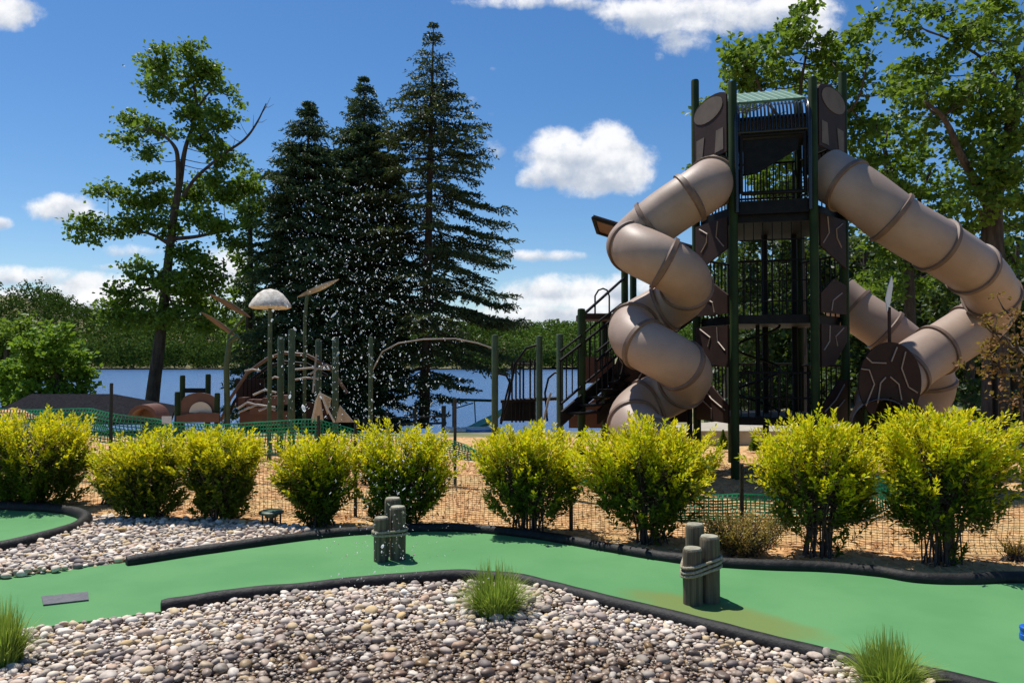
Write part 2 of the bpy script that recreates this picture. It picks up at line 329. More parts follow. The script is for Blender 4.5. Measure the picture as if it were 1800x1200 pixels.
class MB:
    def __init__(s): s.V = []; s.F = []; s.n = 0
    def add(s, V, Fc):
        s.V.extend([tuple(v) for v in V]); s.F.extend([tuple(i + s.n for i in f) for f in Fc]); s.n += len(V)
    def tube(s, pts, r, seg=8, caps=True, squash=None):
        pts = [Vector(p[:3]) for p in pts]; n = len(pts)
        rs = [r] * n if isinstance(r, (int, float)) else list(r)
        V = []; Fc = []; up = None
        for i in range(n):
            t = (pts[min(i + 1, n - 1)] - pts[max(i - 1, 0)])
            if t.length < 1e-9: t = Vector((0, 0, 1))
            t.normalize()
            if up is None:
                up = t.orthogonal().normalized()
                if abs(t.z) < 0.9: up = (Vector((0, 0, 1)) - t * t.z).normalized()
            else:
                up = (up - t * up.dot(t)); up = up.normalized() if up.length > 1e-6 else t.orthogonal().normalized()
            sd_ = t.cross(up)
            for k in range(seg):
                a = 2 * math.pi * k / seg
                V.append(pts[i] + up * math.cos(a) * rs[i] + sd_ * math.sin(a) * rs[i])
        for i in range(n - 1):
            for k in range(seg):
                Fc.append((i * seg + k, i * seg + (k + 1) % seg, (i + 1) * seg + (k + 1) % seg, (i + 1) * seg + k))
        if caps:
            Fc.append(tuple(range(seg - 1, -1, -1))); Fc.append(tuple((n - 1) * seg + k for k in range(seg)))
        s.add(V, Fc); return s
    def box(s, c, size, rz=0, M4=None):
        x, y, z = [q / 2 for q in size]; V = [Vector((i * x, j * y, k * z)) for i in (-1, 1) for j in (-1, 1) for k in (-1, 1)]
        rot = Matrix.Rotation(rz, 3, 'Z') if M4 is None else M4
        V = [rot @ v + Vector(c) for v in V]
        s.add(V, [(0, 1, 3, 2), (4, 6, 7, 5), (0, 4, 5, 1), (2, 3, 7, 6), (0, 2, 6, 4), (1, 5, 7, 3)]); return s
    def prism(s, pts, off):
        """closed outline of 3-D points extruded by the vector off"""
        n = len(pts); off = Vector(off)
        V = [Vector(p) for p in pts] + [Vector(p) + off for p in pts]
        Fc = [tuple(range(n)), tuple(range(2 * n - 1, n - 1, -1))] + [(i, i + n, (i + 1) % n + n, (i + 1) % n) for i in range(n)]
        s.add(V, Fc); return s
    def lathe(s, prof, c, seg=24):
        V = []; Fc = []; n = len(prof)
        for r, z in prof:
            for k in range(seg):
                a = 2 * math.pi * k / seg; V.append((c[0] + r * math.cos(a), c[1] + r * math.sin(a), c[2] + z))
        for i in range(n - 1):
            for k in range(seg): Fc.append((i * seg + k, i * seg + (k + 1) % seg, (i + 1) * seg + (k + 1) % seg, (i + 1) * seg + k))
        Fc.append(tuple(range(seg - 1, -1, -1))); Fc.append(tuple((n - 1) * seg + k for k in range(seg)))
        s.add(V, Fc); return s
    def build(s, name, mat, parent=None, smooth=False):
        o = link_np(name, s.V, s.F, mat, parent, smooth)
        bm = bmesh.new(); bm.from_mesh(o.data); bmesh.ops.recalc_face_normals(bm, faces=bm.faces); bm.to_mesh(o.data); bm.free()
        if smooth: o.data.set_sharp_from_angle(angle=R(42))
        return o

def quads(cen, dirs, nrm, L, Wd):
    """leaf-shaped quads: base, side, tip, side"""
    dirs = dirs / np.linalg.norm(dirs, axis=1)[:, None]
    sd_ = np.cross(dirs, nrm); sd_ /= (np.linalg.norm(sd_, axis=1)[:, None] + 1e-9)
    up = np.cross(sd_, dirs)
    n = len(cen); V = np.empty((n, 4, 3))
    V[:, 0] = cen - dirs * L[:, None] * 0.5
    V[:, 1] = cen + sd_ * Wd[:, None] * 0.5 + up * L[:, None] * 0.10
    V[:, 2] = cen + dirs * L[:, None] * 0.5
    V[:, 3] = cen - sd_ * Wd[:, None] * 0.5 + up * L[:, None] * 0.10
    return V.reshape(-1, 3), np.arange(n * 4).reshape(n, 4)
def rdir(n, up=0.0):
    d = rng.normal(size=(n, 3)); d /= np.linalg.norm(d, axis=1)[:, None]; d[:, 2] += up
    return d / np.linalg.norm(d, axis=1)[:, None]

# ------------------------------------------------------------------ the setting
def hfun(x, y):
    """ground height: level terrace, bank down to the lake, lake bed, far shore"""
    z = 0.0
    right = 1 / (1 + math.exp(min(60, max(-60, -(x - (4.5 + 0.12 * (y - 14))) / 1.2))))       # wooded land to the right
    if y > 16:
        t = min(1, (y - 16) / 24); z = -3.2 * (t * t * (3 - 2 * t))
        z = z * (1 - right) + (0.02 * (y - 16)) * right
    if y > 356: z = -1.0
    return z + (0.0 if y < 14 else 0.12 * noise.noise(Vector((x * .15, y * .15, 0))))
xs = list(np.concatenate([[-1500, -900, -500, -300], np.arange(-200, -40, 20), np.arange(-40, 40, 1.5), np.arange(40, 200, 20), [300, 500, 900, 1500]]))
ys = list(np.concatenate([[-40, -10, -2, 0, 2, 4, 6, 8, 10, 12, 14], np.arange(15, 60, 1.5), np.arange(60, 300, 20), np.arange(300, 380, 10), [450, 600, 1000, 2500]]))
V = [(x, y, hfun(x, y) - 0.02) for y in ys for x in xs]; nx = len(xs)
Fc = np.array([(j * nx + i, j * nx + i + 1, (j + 1) * nx + i + 1, (j + 1) * nx + i) for j in range(len(ys) - 1) for i in range(nx - 1)])
tag(link_np('ground', V, Fc, 'ground_far', smooth=True, base=False), 'sandy grassy ground sloping down from the terrace to the lake', 'ground', kind='structure')

def sheet(name, mat, outline, z, label, step=None, kind='structure', cat=None):
    mb = MB(); mb.add([(p.x, p.y, z) for p in outline], [tuple(range(len(outline)))])
    o = mb.build(name, mat); return tag(o, label, cat or name.replace('_', ' '), kind=kind)
# mulch terrace
V = []; Fc = []; gx = np.arange(-14, 20.01, 0.25); gy = np.arange(4.5, 16.3, 0.25)
for yy in gy:
    for xx in gx: V.append((xx, yy, 0.004 + 0.035 * max(0, noise.noise(Vector((xx * 0.8, yy * 0.8, 3)))) * (1 if yy < 15.5 else 0)))
n_ = len(gx); Fc = np.array([(j * n_ + i, j * n_ + i + 1, (j + 1) * n_ + i + 1, (j + 1) * n_ + i) for j in range(len(gy) - 1) for i in range(n_ - 1)])
tag(link_np('mulch_bed', V, Fc, 'mulch', smooth=True, base=False), 'orange brown wood mulch ground behind the bushes and under the play tower', 'mulch', kind='structure')
# pale gravel path behind the tower
V = []; Fc = []; gx = np.arange(2.5, 12.01, 0.5); gy = np.arange(16.2, 21.3, 0.5)
for yy in gy:
    for xx in gx: V.append((xx, yy, hfun(xx, yy) + 0.05))
n_ = len(gx); Fc = np.array([(j * n_ + i, j * n_ + i + 1, (j + 1) * n_ + i + 1, (j + 1) * n_ + i) for j in range(len(gy) - 1) for i in range(n_ - 1)])
tag(link_np('gravel_path', V, Fc, 'concrete', smooth=True, base=False), 'pale gravel path behind the play tower before the wood', 'path', kind='structure')
# lake
tag(link_np('lake', [(-1500, 18, -2.0), (1500, 18, -2.0), (1500, 2400, -2.0), (-1500, 2400, -2.0)], [(0, 1, 2, 3)], 'lake_water', base=False), 'blue rippled lake water behind the playground', 'lake', kind='structure')

# putting surfaces and edging
far_edge = [(-260, 1052), (0, 1022), (120, 1007), (222, 994), (400, 972), (560, 950), (640, 942), (760, 938), (900, 946), (1040, 966), (1200, 994), (1330, 1004), (1500, 1012), (1600, 1026), (1680, 1032), (1800, 1030), (2300, 1036)]
near_edge = [(-260, 1165), (60, 1112), (280, 1082), (420, 1060), (560, 1044), (700, 1030), (800, 1024), (900, 1028), (1000, 1050), (1130, 1078), (1300, 1117), (1450, 1152), (1600, 1185), (1720, 1212), (1860, 1248), (2300, 1370)]
fe = spline([(*G(*p)[:2],) for p in far_edge], 6); nr = spline([(*G(*p)[:2],) for p in near_edge], 6)
vv = []; ff = []; n_ = len(fe)
tt = np.linspace(0, 1, n_); nr2 = np.array([nr[min(len(nr) - 1, int(round(t * (len(nr) - 1))))] for t in tt])
ol = [Vector((p[0], p[1], 0)) for p in nr] + [Vector((p[0], p[1], 0)) for p in fe[::-1]]
mb = MB(); mb.prism([(p.x, p.y, 0.028) for p in ol], (0, 0, -0.05))
tag(mb.build('putting_green', 'putting_carpet'), 'long green artificial turf lane of the mini golf hole with a brownish stain', 'putting green', kind='structure')

def edging(pix, label, z=0.045, r=0.052, mat='rubber', wob=0.006, group='black bumper edging of the golf lanes', name='bumper_edging'):
    c = spline([tuple(G(px, py, z)) for px, py in pix], 10)
    c = c + np.array([[noise.noise(Vector(p) * 2.1) * wob * 2, noise.noise(Vector(p) * 2.3 + Vector((9, 0, 0))) * wob * 2, noise.noise(Vector(p) * 2.7 + Vector((0, 9, 0))) * wob] for p in c])
    rr = [r * (1 + 0.07 * noise.noise(Vector(p) * 6)) for p in c]; rr[0] *= 0.86; rr[-1] *= 0.86
    c = np.vstack([c[0] - (c[1] - c[0]) * 0.1, c, c[-1] + (c[-1] - c[-2]) * 0.1]); rr = [rr[0] * 0.55] + rr + [rr[-1] * 0.55]
    mb = MB(); mb.tube(c, rr, 14)
    return tag(mb.build(name, mat, smooth=True), label, 'edging', group)
edging([(224, 988), (330, 972), (450, 955), (560, 941), (640, 934), (730, 929), (800, 929), (870, 933), (960, 944), (1060, 962), (1150, 977), (1230, 987), (1330, 994), (1450, 998), (1540, 1006), (1610, 1017), (1700, 1019), (1800, 1017), (2100, 1020)],
       'long black bumper log on the far side of the green lane, before the bushes')
edging([(284, 1066), (400, 1050), (540, 1035), (680, 1022), (780, 1014), (850, 1014), (920, 1022), (1000, 1042), (1100, 1067), (1200, 1091), (1310, 1120), (1420, 1146), (1530, 1172), (1640, 1192), (1760, 1222), (2000, 1280)],
       'long black bumper log along the near side of the lane, above the foreground pebbles')
edging([(-200, 893), (-60, 890), (30, 892), (100, 896), (142, 904), (150, 914), (128, 930), (70, 947), (0, 962), (-90, 976), (-200, 985)],
       'curved black bumper log around the small green lane at the left edge', r=0.062)
edging([(152, 908), (230, 912), (330, 915), (430, 921), (520, 928)], 'thin low black edging strip between the pebbles and the mulch at left', z=0.01, r=0.022, wob=0.01)
ol = [G(px, py, 0) for px, py in [(-220, 893), (-60, 893), (30, 895), (100, 899), (138, 906), (144, 914), (122, 928), (65, 944), (0, 957), (-90, 970), (-220, 980)]]
mb = MB(); mb.prism([(p.x, p.y, 0.028) for p in ol], (0, 0, -0.05))
tag(mb.build('putting_green', 'putting_carpet'), 'rounded end of a second green lane at the left edge', 'putting green', kind='structure')

# pebble beds
front_bed = [G(px, py, 0) for px, py in [(-200, 1160), (60, 1116), (280, 1086), (420, 1066), (560, 1050), (700, 1037), (800, 1030), (900, 1034), (1000, 1055), (1130, 1086), (1300, 1126), (1450, 1162), (1600, 1196), (1760, 1235), (1760, 1420), (-200, 1420)]]
back_bed = [G(px, py, 0) for px, py in [(-200, 985), (0, 967), (80, 950), (135, 934), (158, 918), (160, 911), (330, 917), (520, 930), (560, 942), (400, 966), (222, 992), (120, 1009), (0, 1025), (-200, 1050)]]
sheet('gravel_base', 'soil_edge', front_bed, 0.012, 'dark soil under the foreground pebbles')
sheet('gravel_base', 'soil_edge', back_bed, 0.014, 'dark soil under the pebbles at left')
def inside(x, y, pl):
    c = False; j = len(pl) - 1
    for i in range(len(pl)):
        if (pl[i].y > y) != (pl[j].y > y) and x < (pl[j].x - pl[i].x) * (y - pl[i].y) / (pl[j].y - pl[i].y) + pl[i].x: c = not c
        j = i
    return c
def ico(sub):
    bm = bmesh.new(); bmesh.ops.create_icosphere(bm, subdivisions=sub, radius=1)
    V = np.array([v.co[:] for v in bm.verts]); Fc = np.array([[v.index for v in f.verts] for f in bm.faces]); bm.free(); return V, Fc
def rotm(n):
    q = rng.normal(size=(n, 4)); q /= np.linalg.norm(q, axis=1)[:, None]; w, x, y, z = q.T
    return np.stack([1 - 2 * (y * y + z * z), 2 * (x * y - z * w), 2 * (x * z + y * w), 2 * (x * y + z * w), 1 - 2 * (x * x + z * z), 2 * (y * z - x * w), 2 * (x * z - y * w), 2 * (y * z + x * w), 1 - 2 * (x * x + y * y)], 1).reshape(n, 3, 3)
def pebbles(name, pl, dens, smin, smax, sub, label, layers=(0.0, 0.022), mound=0.05):
    xs = [p.x for p in pl]; ys = [p.y for p in pl]; A = (max(xs) - min(xs)) * (max(ys) - min(ys)); pts = []
    grid = {}
    for L, z0 in enumerate(layers):
        for _ in range(int(A * dens)):
            x = random.uniform(min(xs), max(xs)); y = random.uniform(min(ys), max(ys))
            if not inside(x, y, pl): continue
            s = smin + (smax - smin) * random.random() ** 1.9
            if abs(x) > y * 0.75 + 0.5: continue
            key = (L, int(x / 0.08), int(y / 0.08)); bad = False
            for i in (-1, 0, 1):
                for j in (-1, 0, 1):
                    for (qx, qy, qs) in grid.get((L, key[1] + i, key[2] + j), ()):
                        if (qx - x) ** 2 + (qy - y) ** 2 < ((s + qs) * 0.72) ** 2: bad = True
            if bad: continue
            grid.setdefault(key, []).append((x, y, s))
            pts.append((x, y, z0 + 0.012 + s * 0.3 + mound * max(0, noise.noise(Vector((x * 1.5, y * 1.5, 5)))) , s))
    n = len(pts); Pn = np.array(pts); T, TF = ico(sub)
    q = rng.normal(size=(n, 6, 3)); q /= np.linalg.norm(q, axis=2)[:, :, None]; amp = rng.uniform(-0.16, 0.2, (n, 6))
    dq = np.einsum('vk,njk->nvj', T, q); cut = rng.uniform(0.62, 0.95, (n, 1, 6)); fac = (1 + (dq ** 3 * amp[:, None, :]).sum(2)) * np.minimum(1.0, (cut / np.maximum(dq, 1e-3)).min(2))
    sc = np.stack([np.ones(n) * 1.12, rng.uniform(0.7, 1.0, n), rng.uniform(0.45, 0.72, n)], 1) * Pn[:, 3:4]
    VV = T[None] * fac[:, :, None] * sc[:, None, :]
    a = rng.uniform(0, 6.28, n); tl = rng.normal(0, 0.28, n); ca, sa, ct, st = np.cos(a), np.sin(a), np.cos(tl), np.sin(tl)
    X = VV[:, :, 0]; Y = VV[:, :, 1]; Z = VV[:, :, 2]
    Y2 = Y * ct[:, None] - Z * st[:, None]; Z2 = Y * st[:, None] + Z * ct[:, None]
    X3 = X * ca[:, None] - Y2 * sa[:, None]; Y3 = X * sa[:, None] + Y2 * ca[:, None]
    VV = np.stack([X3, Y3, Z2], 2) + Pn[:, None, :3]
    FF = (TF[None] + (np.arange(n) * len(T))[:, None, None]).reshape(-1, 3)
    o = link_np(name, VV.reshape(-1, 3), FF, 'pebble', smooth=True, base=False)
    print(name, n); return tag(o, label, 'pebbles', kind='stuff')
pebbles('river_pebbles', front_bed, 2900, 0.010, 0.042, 2, 'mixed pale and wet dark river pebbles filling the foreground below the green lane')
pebbles('river_pebbles', back_bed, 1500, 0.013, 0.044, 2, 'pale river pebbles between the two green lanes at left')

# wood chips lying on the mulch
n = 26000; x = rng.uniform(-7, 7.5, n); y = rng.uniform(5.4, 12.5, n)
fx, fy = fe[:, 0], fe[:, 1]; keep = y > np.interp(x, fx, fy) + 0.1
bb = np.array([inside(a, c, back_bed) for a, c in zip(x, y)]); keep &= ~bb
keep &= ~((x < G(150, 910).x + 0.1) & (y < 9.0)); x, y = x[keep], y[keep]; n = len(x)
cz = np.array([0.012 + 0.035 * max(0, noise.noise(Vector((a * 0.8, c * 0.8, 3)))) for a, c in zip(x, y)])
d = rdir(n); d[:, 2] *= 0.35; L = rng.uniform(0.02, 0.065, n)
V_, F_ = quads(np.stack([x, y, cz + L * 0.15], 1), d, rdir(n, 1.4), L, L * rng.uniform(0.25, 0.5, n))
tag(link_np('wood_chips', V_, F_, 'chip', base=False), 'loose orange brown wood chips on the ground behind the bumper log', 'wood chips', kind='stuff')

# far shore: hills with forest
def prof(px): return float(np.interp(px, [-600, -100, 0, 50, 100, 150, 200, 300, 420, 600, 800, 880, 950, 1020, 1200, 1500, 1900], [545, 520, 508, 511, 530, 552, 563, 572, 566, 575, 580, 578, 574, 572, 574, 570, 560]))
HD = 360.0
def hill(x, y):
    px = 900 + x / y * F; top = zat(prof(px), HD + 130) - 5.0
    t = min(1, max(0, (y - HD) / 130)); t = t * t * (3 - 2 * t)
    return -1.7 + (max(top, 4) + 1.7) * t + 1.5 * noise.noise(Vector((x * .02, y * .02, 1)))
hx = np.arange(-420, 260, 10.0); hy = list(np.arange(HD - 10, HD + 150, 10.0)) + [HD + 400]
V = [(x, y, hill(x, min(y, HD + 140)) if y < HD + 300 else -3) for y in hy for x in hx]; n_ = len(hx)
Fc = np.array([(j * n_ + i, j * n_ + i + 1, (j + 1) * n_ + i + 1, (j + 1) * n_ + i) for j in range(len(hy) - 1) for i in range(n_ - 1)])
tag(link_np('far_hills', V, Fc, 'ground_far', smooth=True, base=False), 'low hills rising beyond the far shore of the lake', 'hills', kind='structure')
def far_forest(x0, x1, y0, y1, sp, name, mat, label, hs=(7, 12), cards=70):
    cs = []
    yy = y0
    while yy < y1:
        xx = x0
        while xx < x1:
            x = xx + random.uniform(-sp, sp) * 0.5; y = yy + random.uniform(-sp, sp) * 0.5
            hgt = random.uniform(*hs) * (1.25 if random.random() < 0.15 else 1); cs.append((x, y, hill(x, y), hgt)); xx += sp
        yy += sp * (1.0 if yy < HD + 25 else 1.3)
    n = len(cs); A = np.array(cs); K = cards
    u_ = rdir(n * K).reshape(n, K, 3); r = rng.uniform(0.55, 1.0, (n, K)) ** 0.5
    rad = np.stack([A[:, 3] * rng.uniform(0.32, 0.46, n)] * 2 + [A[:, 3] * 0.5], 1)
    taper = 1 - 0.25 * (u_[:, :, 2:3] > 0) * u_[:, :, 2:3] * rng.uniform(0, 2.6, (n, 1, 1))
    off = u_ * r[:, :, None] * rad[:, None, :]; off[:, :, :2] *= np.maximum(taper, 0.2)
    cen = A[:, None, :3] + off; cen[:, :, 2] += (A[:, 3] * 0.5)[:, None]
    nrm = (u_ + rng.normal(0, 0.45, u_.shape)).reshape(-1, 3)
    dr = np.cross(nrm, rng.normal(size=nrm.shape)); S_ = rng.uniform(0.7, 1.7, n * K)
    V_, F_ = quads(cen.reshape(-1, 3), dr, nrm, S_, S_ * 0.85)
    print(name, n, len(F_)); return tag(link_np(name, V_, F_, mat, base=False), label, 'forest', kind='stuff')
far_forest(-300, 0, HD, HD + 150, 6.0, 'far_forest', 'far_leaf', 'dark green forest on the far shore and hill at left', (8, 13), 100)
far_forest(0, 120, HD, HD + 150, 6.0, 'far_forest', 'far_leaf_light', 'lighter green forest on the far shore left of the tower', (7, 11), 100)
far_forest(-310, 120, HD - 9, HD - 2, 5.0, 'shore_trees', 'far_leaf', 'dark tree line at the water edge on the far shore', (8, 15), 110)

# ------------------------------------------------------------------ trees
def broadleaf(name, label, d, trunk, blobs, mat='maple_leaf', leaf=0.15, dens=1.0, depth=0.8, group=None, limbs=(), bare=(), cat='tree', seed=0, bark='bark', clump=0.30, per=26, twigs=True):
    """trunk: [(px,py,half width px)], blobs: [(px,py,rx,ry)] in pixels at distance d"""
    random.seed(seed); k = m_per_px(d); base = P(trunk[0][0], trunk[0][1], d)
    t = thing(name, label, cat, base, group)
    tp = spline([(*P(a, b_, d), w * k) for a, b_, w in trunk], 6)
    mb = MB(); mb.tube(tp[:, :3], tp[:, 3], 10)
    sk = [Vector(p[:3]) for p in tp[len(tp) // 3:]]
    for lb in limbs:
        dz = random.uniform(-0.5, 0.5)
        lp = spline([(*P(a, b_, d + dz * i), w * k) for i, (a, b_, w) in enumerate(lb)], 5)
        mb.tube(lp[:, :3], np.maximum(lp[:, 3], 0.004), 7); sk += [Vector(p[:3]) for p in lp]
    for lb in bare:
        lp = spline([(*P(a, b_, d - 0.15 * i), w * k) for i, (a, b_, w) in enumerate(lb)], 5)
        mb.tube(lp[:, :3], np.maximum(lp[:, 3], 0.004), 6)
        for j in range(4, len(lp), 2):
            e = Vector(lp[j][:3]) + Vector((random.uniform(-.6, .6), random.uniform(-.4, .4), random.uniform(-0.1, .7))) * (0.9 * d / 26)
            m_ = (Vector(lp[j][:3]) + e) / 2 + Vector((0, 0, -0.05)); mb.tube([lp[j][:3], m_, e], [0.012, 0.009, 0.004], 4)
    cen = []; dirs = []
    for (px, py, rx, ry) in blobs:
        dd = random.uniform(-1, 1) * depth * 1.2; c = P(px, py, d + dd)
        near = min(sk, key=lambda q: (q - c).length + max(0, q.z - c.z) * 1.5)
        r0 = max(0.018, 0.035 * (rx * k)); mid = near.lerp(c, 0.5) + Vector((0, 0, -0.10 * (c - near).length))
        mb.tube(spline([(*near, r0), (*mid, r0 * 0.7), (*c, r0 * 0.4)], 4)[:, :3], np.linspace(r0, r0 * .3, 9), 5)
        ar = rx * ry * k * k; nc = max(6, int(ar * math.pi / (clump * clump) * 2.9 * dens))
        rx_, ry_ = rx * k, ry * k; rd = max(depth * 0.55, rx_ * 0.75)
        for _ in range(nc):
            v_ = Vector(rdir(1)[0]) * random.uniform(0.25, 1.0) ** 0.6
            q = c + Vector((v_.x * rx_, v_.y * rd, v_.z * ry_)); q += Vector(rng.normal(0, 0.10, 3))
            if twigs and random.random() < 0.6: mb.tube([c.lerp(q, 0.1), c.lerp(q, 0.6) + Vector((0, 0, -0.04)), q], [0.014, 0.010, 0.004], 4, caps=False)
            nl = int(per * random.uniform(0.6, 1.4)); cs = rng.normal(size=(nl, 3)) * np.array([0.52, 0.52, 0.30]) * clump
            cen.append(np.array(q) + cs); dr = cs + rng.normal(0, 0.5 * clump, (nl, 3)); dr[:, 2] -= 0.12 * clump; dirs.append(dr)
    cen = np.vstack(cen); dirs = np.vstack(dirs) + 1e-5; n = len(cen)
    L = leaf * rng.uniform(0.7, 1.35, n)
    V_, F_ = quads(cen, dirs, rdir(n, 0.9), L, L * rng.uniform(0.65, 0.95, n))
    mb.build('trunk', bark, t, smooth=True)
    link_np('crown', V_, F_, mat, t)
    print(name, n); return t

maple_blobs = [(279,108,26,18),(325,94,28,14),(358,121,26,20),(283,138,24,20),(270,160,16,12),(300,165,16,12),(333,140,18,16),(378,138,18,18),(350,187,26,16),(333,212,20,20),(383,212,22,22),(408,167,15,12),(354,237,26,14),
 (229,212,24,14),(222,246,16,14),(262,221,16,10),(285,233,20,12),(240,235,12,10),(262,272,18,14),(383,264,22,14),(412,278,18,12),(392,292,20,10),
 (271,321,26,11),(190,337,28,13),(225,355,28,12),(279,358,38,20),(150,396,20,16),(186,404,30,14),(246,392,32,18),(296,396,30,18),(350,340,30,22),(378,317,20,16),(392,342,26,18),(350,383,36,18),(383,398,26,20),(433,337,30,22),(440,375,22,18),(410,430,20,14),(150,420,14,9),
 (237,467,18,12),(267,490,40,18),(215,508,26,12),(333,450,34,18),(358,479,34,20),(317,500,40,20),(235,530,46,14),(190,545,26,12),(345,530,42,18),(310,552,60,14),(255,560,50,16),(370,500,20,16),(395,545,22,12),(200,570,26,10),(370,570,30,12)]
broadleaf('maple_tree', 'tall maple with an open crown and a bare side branch, left of the spruces', 26, [(262, 790, 15), (268, 700, 12), (283, 580, 9.5), (297, 450, 7.5), (306, 380, 6.5), (316, 320, 5.5), (326, 260, 3.8), (345, 200, 3), (340, 140, 1.5)],
          maple_blobs, limbs=[[(314, 335, 5), (313, 290, 4), (309, 262, 3.5), (290, 240, 2), (262, 226, 1.5)], [(300, 430, 4), (260, 410, 2.5), (190, 400, 1.5)], [(304, 420, 4), (350, 415, 3), (410, 400, 2)], [(340, 200, 2.5), (372, 160, 1.5), (400, 168, 1)], [(292, 500, 4), (240, 515, 2), (200, 540, 1.5)], [(296, 480, 4), (350, 480, 2)]],
          bare=[[(322, 345, 3.5), (345, 312, 3.0), (392, 272, 2.6), (430, 245, 2.2), (452, 215, 1.6), (468, 182, 0.9)]], leaf=0.14, seed=3, depth=0.7, clump=0.30, per=28, dens=1.0, group=None)
broadleaf('broadleaf_tree', 'lighter green broadleaf tree between the maple and the leftmost spruce', 29, [(440, 760, 9), (438, 600, 7), (440, 450, 5), (438, 350, 2)],
          [(440,320,24,18),(432,360,30,20),(445,400,22,18),(425,450,20,18),(440,480,26,20),(430,520,26,22),(445,560,30,22),(425,590,26,20),(440,620,30,20)], mat='maple_leaf', seed=5, per=20, dens=0.8)

def spruce(name, label, d, px, top, bot, hw, mat, sparse=False, seed=0, group=None, n_br=150, droop=0.25, tk=0.17, x_bot=None, per=8):
    """hw(y) half width in pixels for an image row"""
    random.seed(seed); k = m_per_px(d); base = P(x_bot or px, bot, d); tip = P(px, top, d)
    t = thing(name, label, 'spruce tree', base, group)
    mb = MB(); Ht = tip.z - base.z
    sp_ = spline([(*base, tk), (*(base.lerp(tip, .35)), tk * .8), (*(base.lerp(tip, .7)), tk * .42), (*tip, 0.015)], 5); mb.tube(sp_[:, :3], sp_[:, 3], 9)
    cen = []; dirs = []; Ls = []
    ga = 0.0
    for i in range(n_br):
        nw = n_br // per; wi = min(i // per, nw - 1); f = (wi + 0.5 + random.uniform(-0.16, 0.16) + 0.25 * math.sin(wi * 2.3)) / nw; f = max(0.002, f) ** 1.12
        if sparse and f > 0.4 and random.random() < 0.22: continue
        if i % per == 0: wrot = random.uniform(0, 6.28)
        py = top + (bot - top) * f
        Lb = hw(py) * k * random.uniform(0.72, 1.25)
        if Lb < 0.05: continue
        ga = wrot + 2 * math.pi * (i % per) / per + random.uniform(-0.35, 0.35)
        o = base.lerp(tip, 1 - f); ax = Vector((math.cos(ga), math.sin(ga), 0)); sdv = Vector((-ax.y, ax.x, 0))
        rise = 0.35 if f < 0.12 else 0.16 if f < 0.35 else (-0.02 if not sparse else -0.10)
        pts = []; m_ = 6
        for j in range(m_ + 1):
            s = j / m_
            pts.append(o + ax * Lb * s + Vector((0, 0, Lb * (rise * s - droop * math.sin(s * math.pi * 0.62) * s + 0.12 * s ** 3))) + sdv * Lb * 0.05 * math.sin(s * 3 + i))
        mb.tube(pts, [max(0.004, 0.028 * (1 - s / m_) * (Lb / 2) ** .5) for s in range(m_ + 1)], 4, caps=False)
        nb = max(4, int(Lb / (0.115 if not sparse else 0.14)))
        s0 = 0.08 if (not sparse or f < 0.3) else 0.26
        for j in range(nb):
            s = s0 + (1 - s0) * (j + random.random()) / nb; ii = min(m_ - 1, int(s * m_)); p0 = pts[ii].lerp(pts[ii + 1], s * m_ - ii)
            for sg in (-1, 1):
                bl = Lb * (0.32 * (1 - s) + 0.15) * random.uniform(0.6, 1.2) + 0.07
                if sparse and random.random() < 0.26: continue
                bd = (ax * 0.75 + sdv * sg * random.uniform(0.5, 0.95) + Vector((0, 0, random.uniform(-0.34, 0.04) if not sparse else random.uniform(-0.2, 0.08)))).normalized()
                nn_ = max(4, int(bl / (0.030 if not sparse else 0.034)))
                tt_ = (np.arange(nn_) + rng.random(nn_)) / nn_
                c_ = np.array(p0) + np.outer(tt_ * bl, np.array(bd)); c_[:, 2] -= 0.20 * bl * tt_ ** 2
                dd_ = np.array(bd) + rng.normal(0, 0.65, (nn_, 3)); dd_[:, 2] -= 0.15
                dd_ /= np.linalg.norm(dd_, axis=1)[:, None]; LL = rng.uniform(0.10, 0.20, nn_) * (1 if f > 0.15 else 0.8)
                cen.append(c_ + dd_ * (LL * 0.4)[:, None]); dirs.append(dd_); Ls.append(LL)
    cen = np.vstack(cen); dirs = np.vstack(dirs); Ls = np.concatenate(Ls); n = len(cen)
    V_, F_ = quads(cen, dirs, rdir(n, 0.5), Ls, Ls * rng.uniform(0.26, 0.46, n))
    mb.build('trunk', 'spruce_bark', t, smooth=True); link_np('crown', V_, F_, mat, t); print(name, n); return t
spruce('spruce_tree', 'dense dark spruce nearest the maple, shortest of the three spruces', 27, 542, 178, 740, lambda y: np.interp(y, [178, 230, 320, 450, 600, 740], [4, 34, 68, 96, 112, 112]), 'spruce_needle', seed=11, n_br=380, per=10, droop=0.34, group='spruces on the lake shore')
spruce('spruce_tree', 'dense dark spruce in the middle of the three spruces', 28.5, 640, 135, 745, lambda y: np.interp(y, [135, 190, 300, 430, 600, 745], [4, 30, 66, 88, 88, 72]), 'spruce_needle', seed=12, n_br=380, per=10, droop=0.32, group='spruces on the lake shore')
spruce('spruce_tree', 'tallest spruce with a visible trunk and open layered branches on its right', 27.5, 762, 40, 752, lambda y: np.interp(y, [40, 100, 200, 300, 420, 520, 600, 640, 700, 752], [3, 26, 70, 106, 128, 150, 156, 112, 50, 10]), 'thin_spruce_needle', sparse=True, seed=13, n_br=264, per=8, droop=0.24, tk=0.2, x_bot=745, group='spruces on the lake shore')

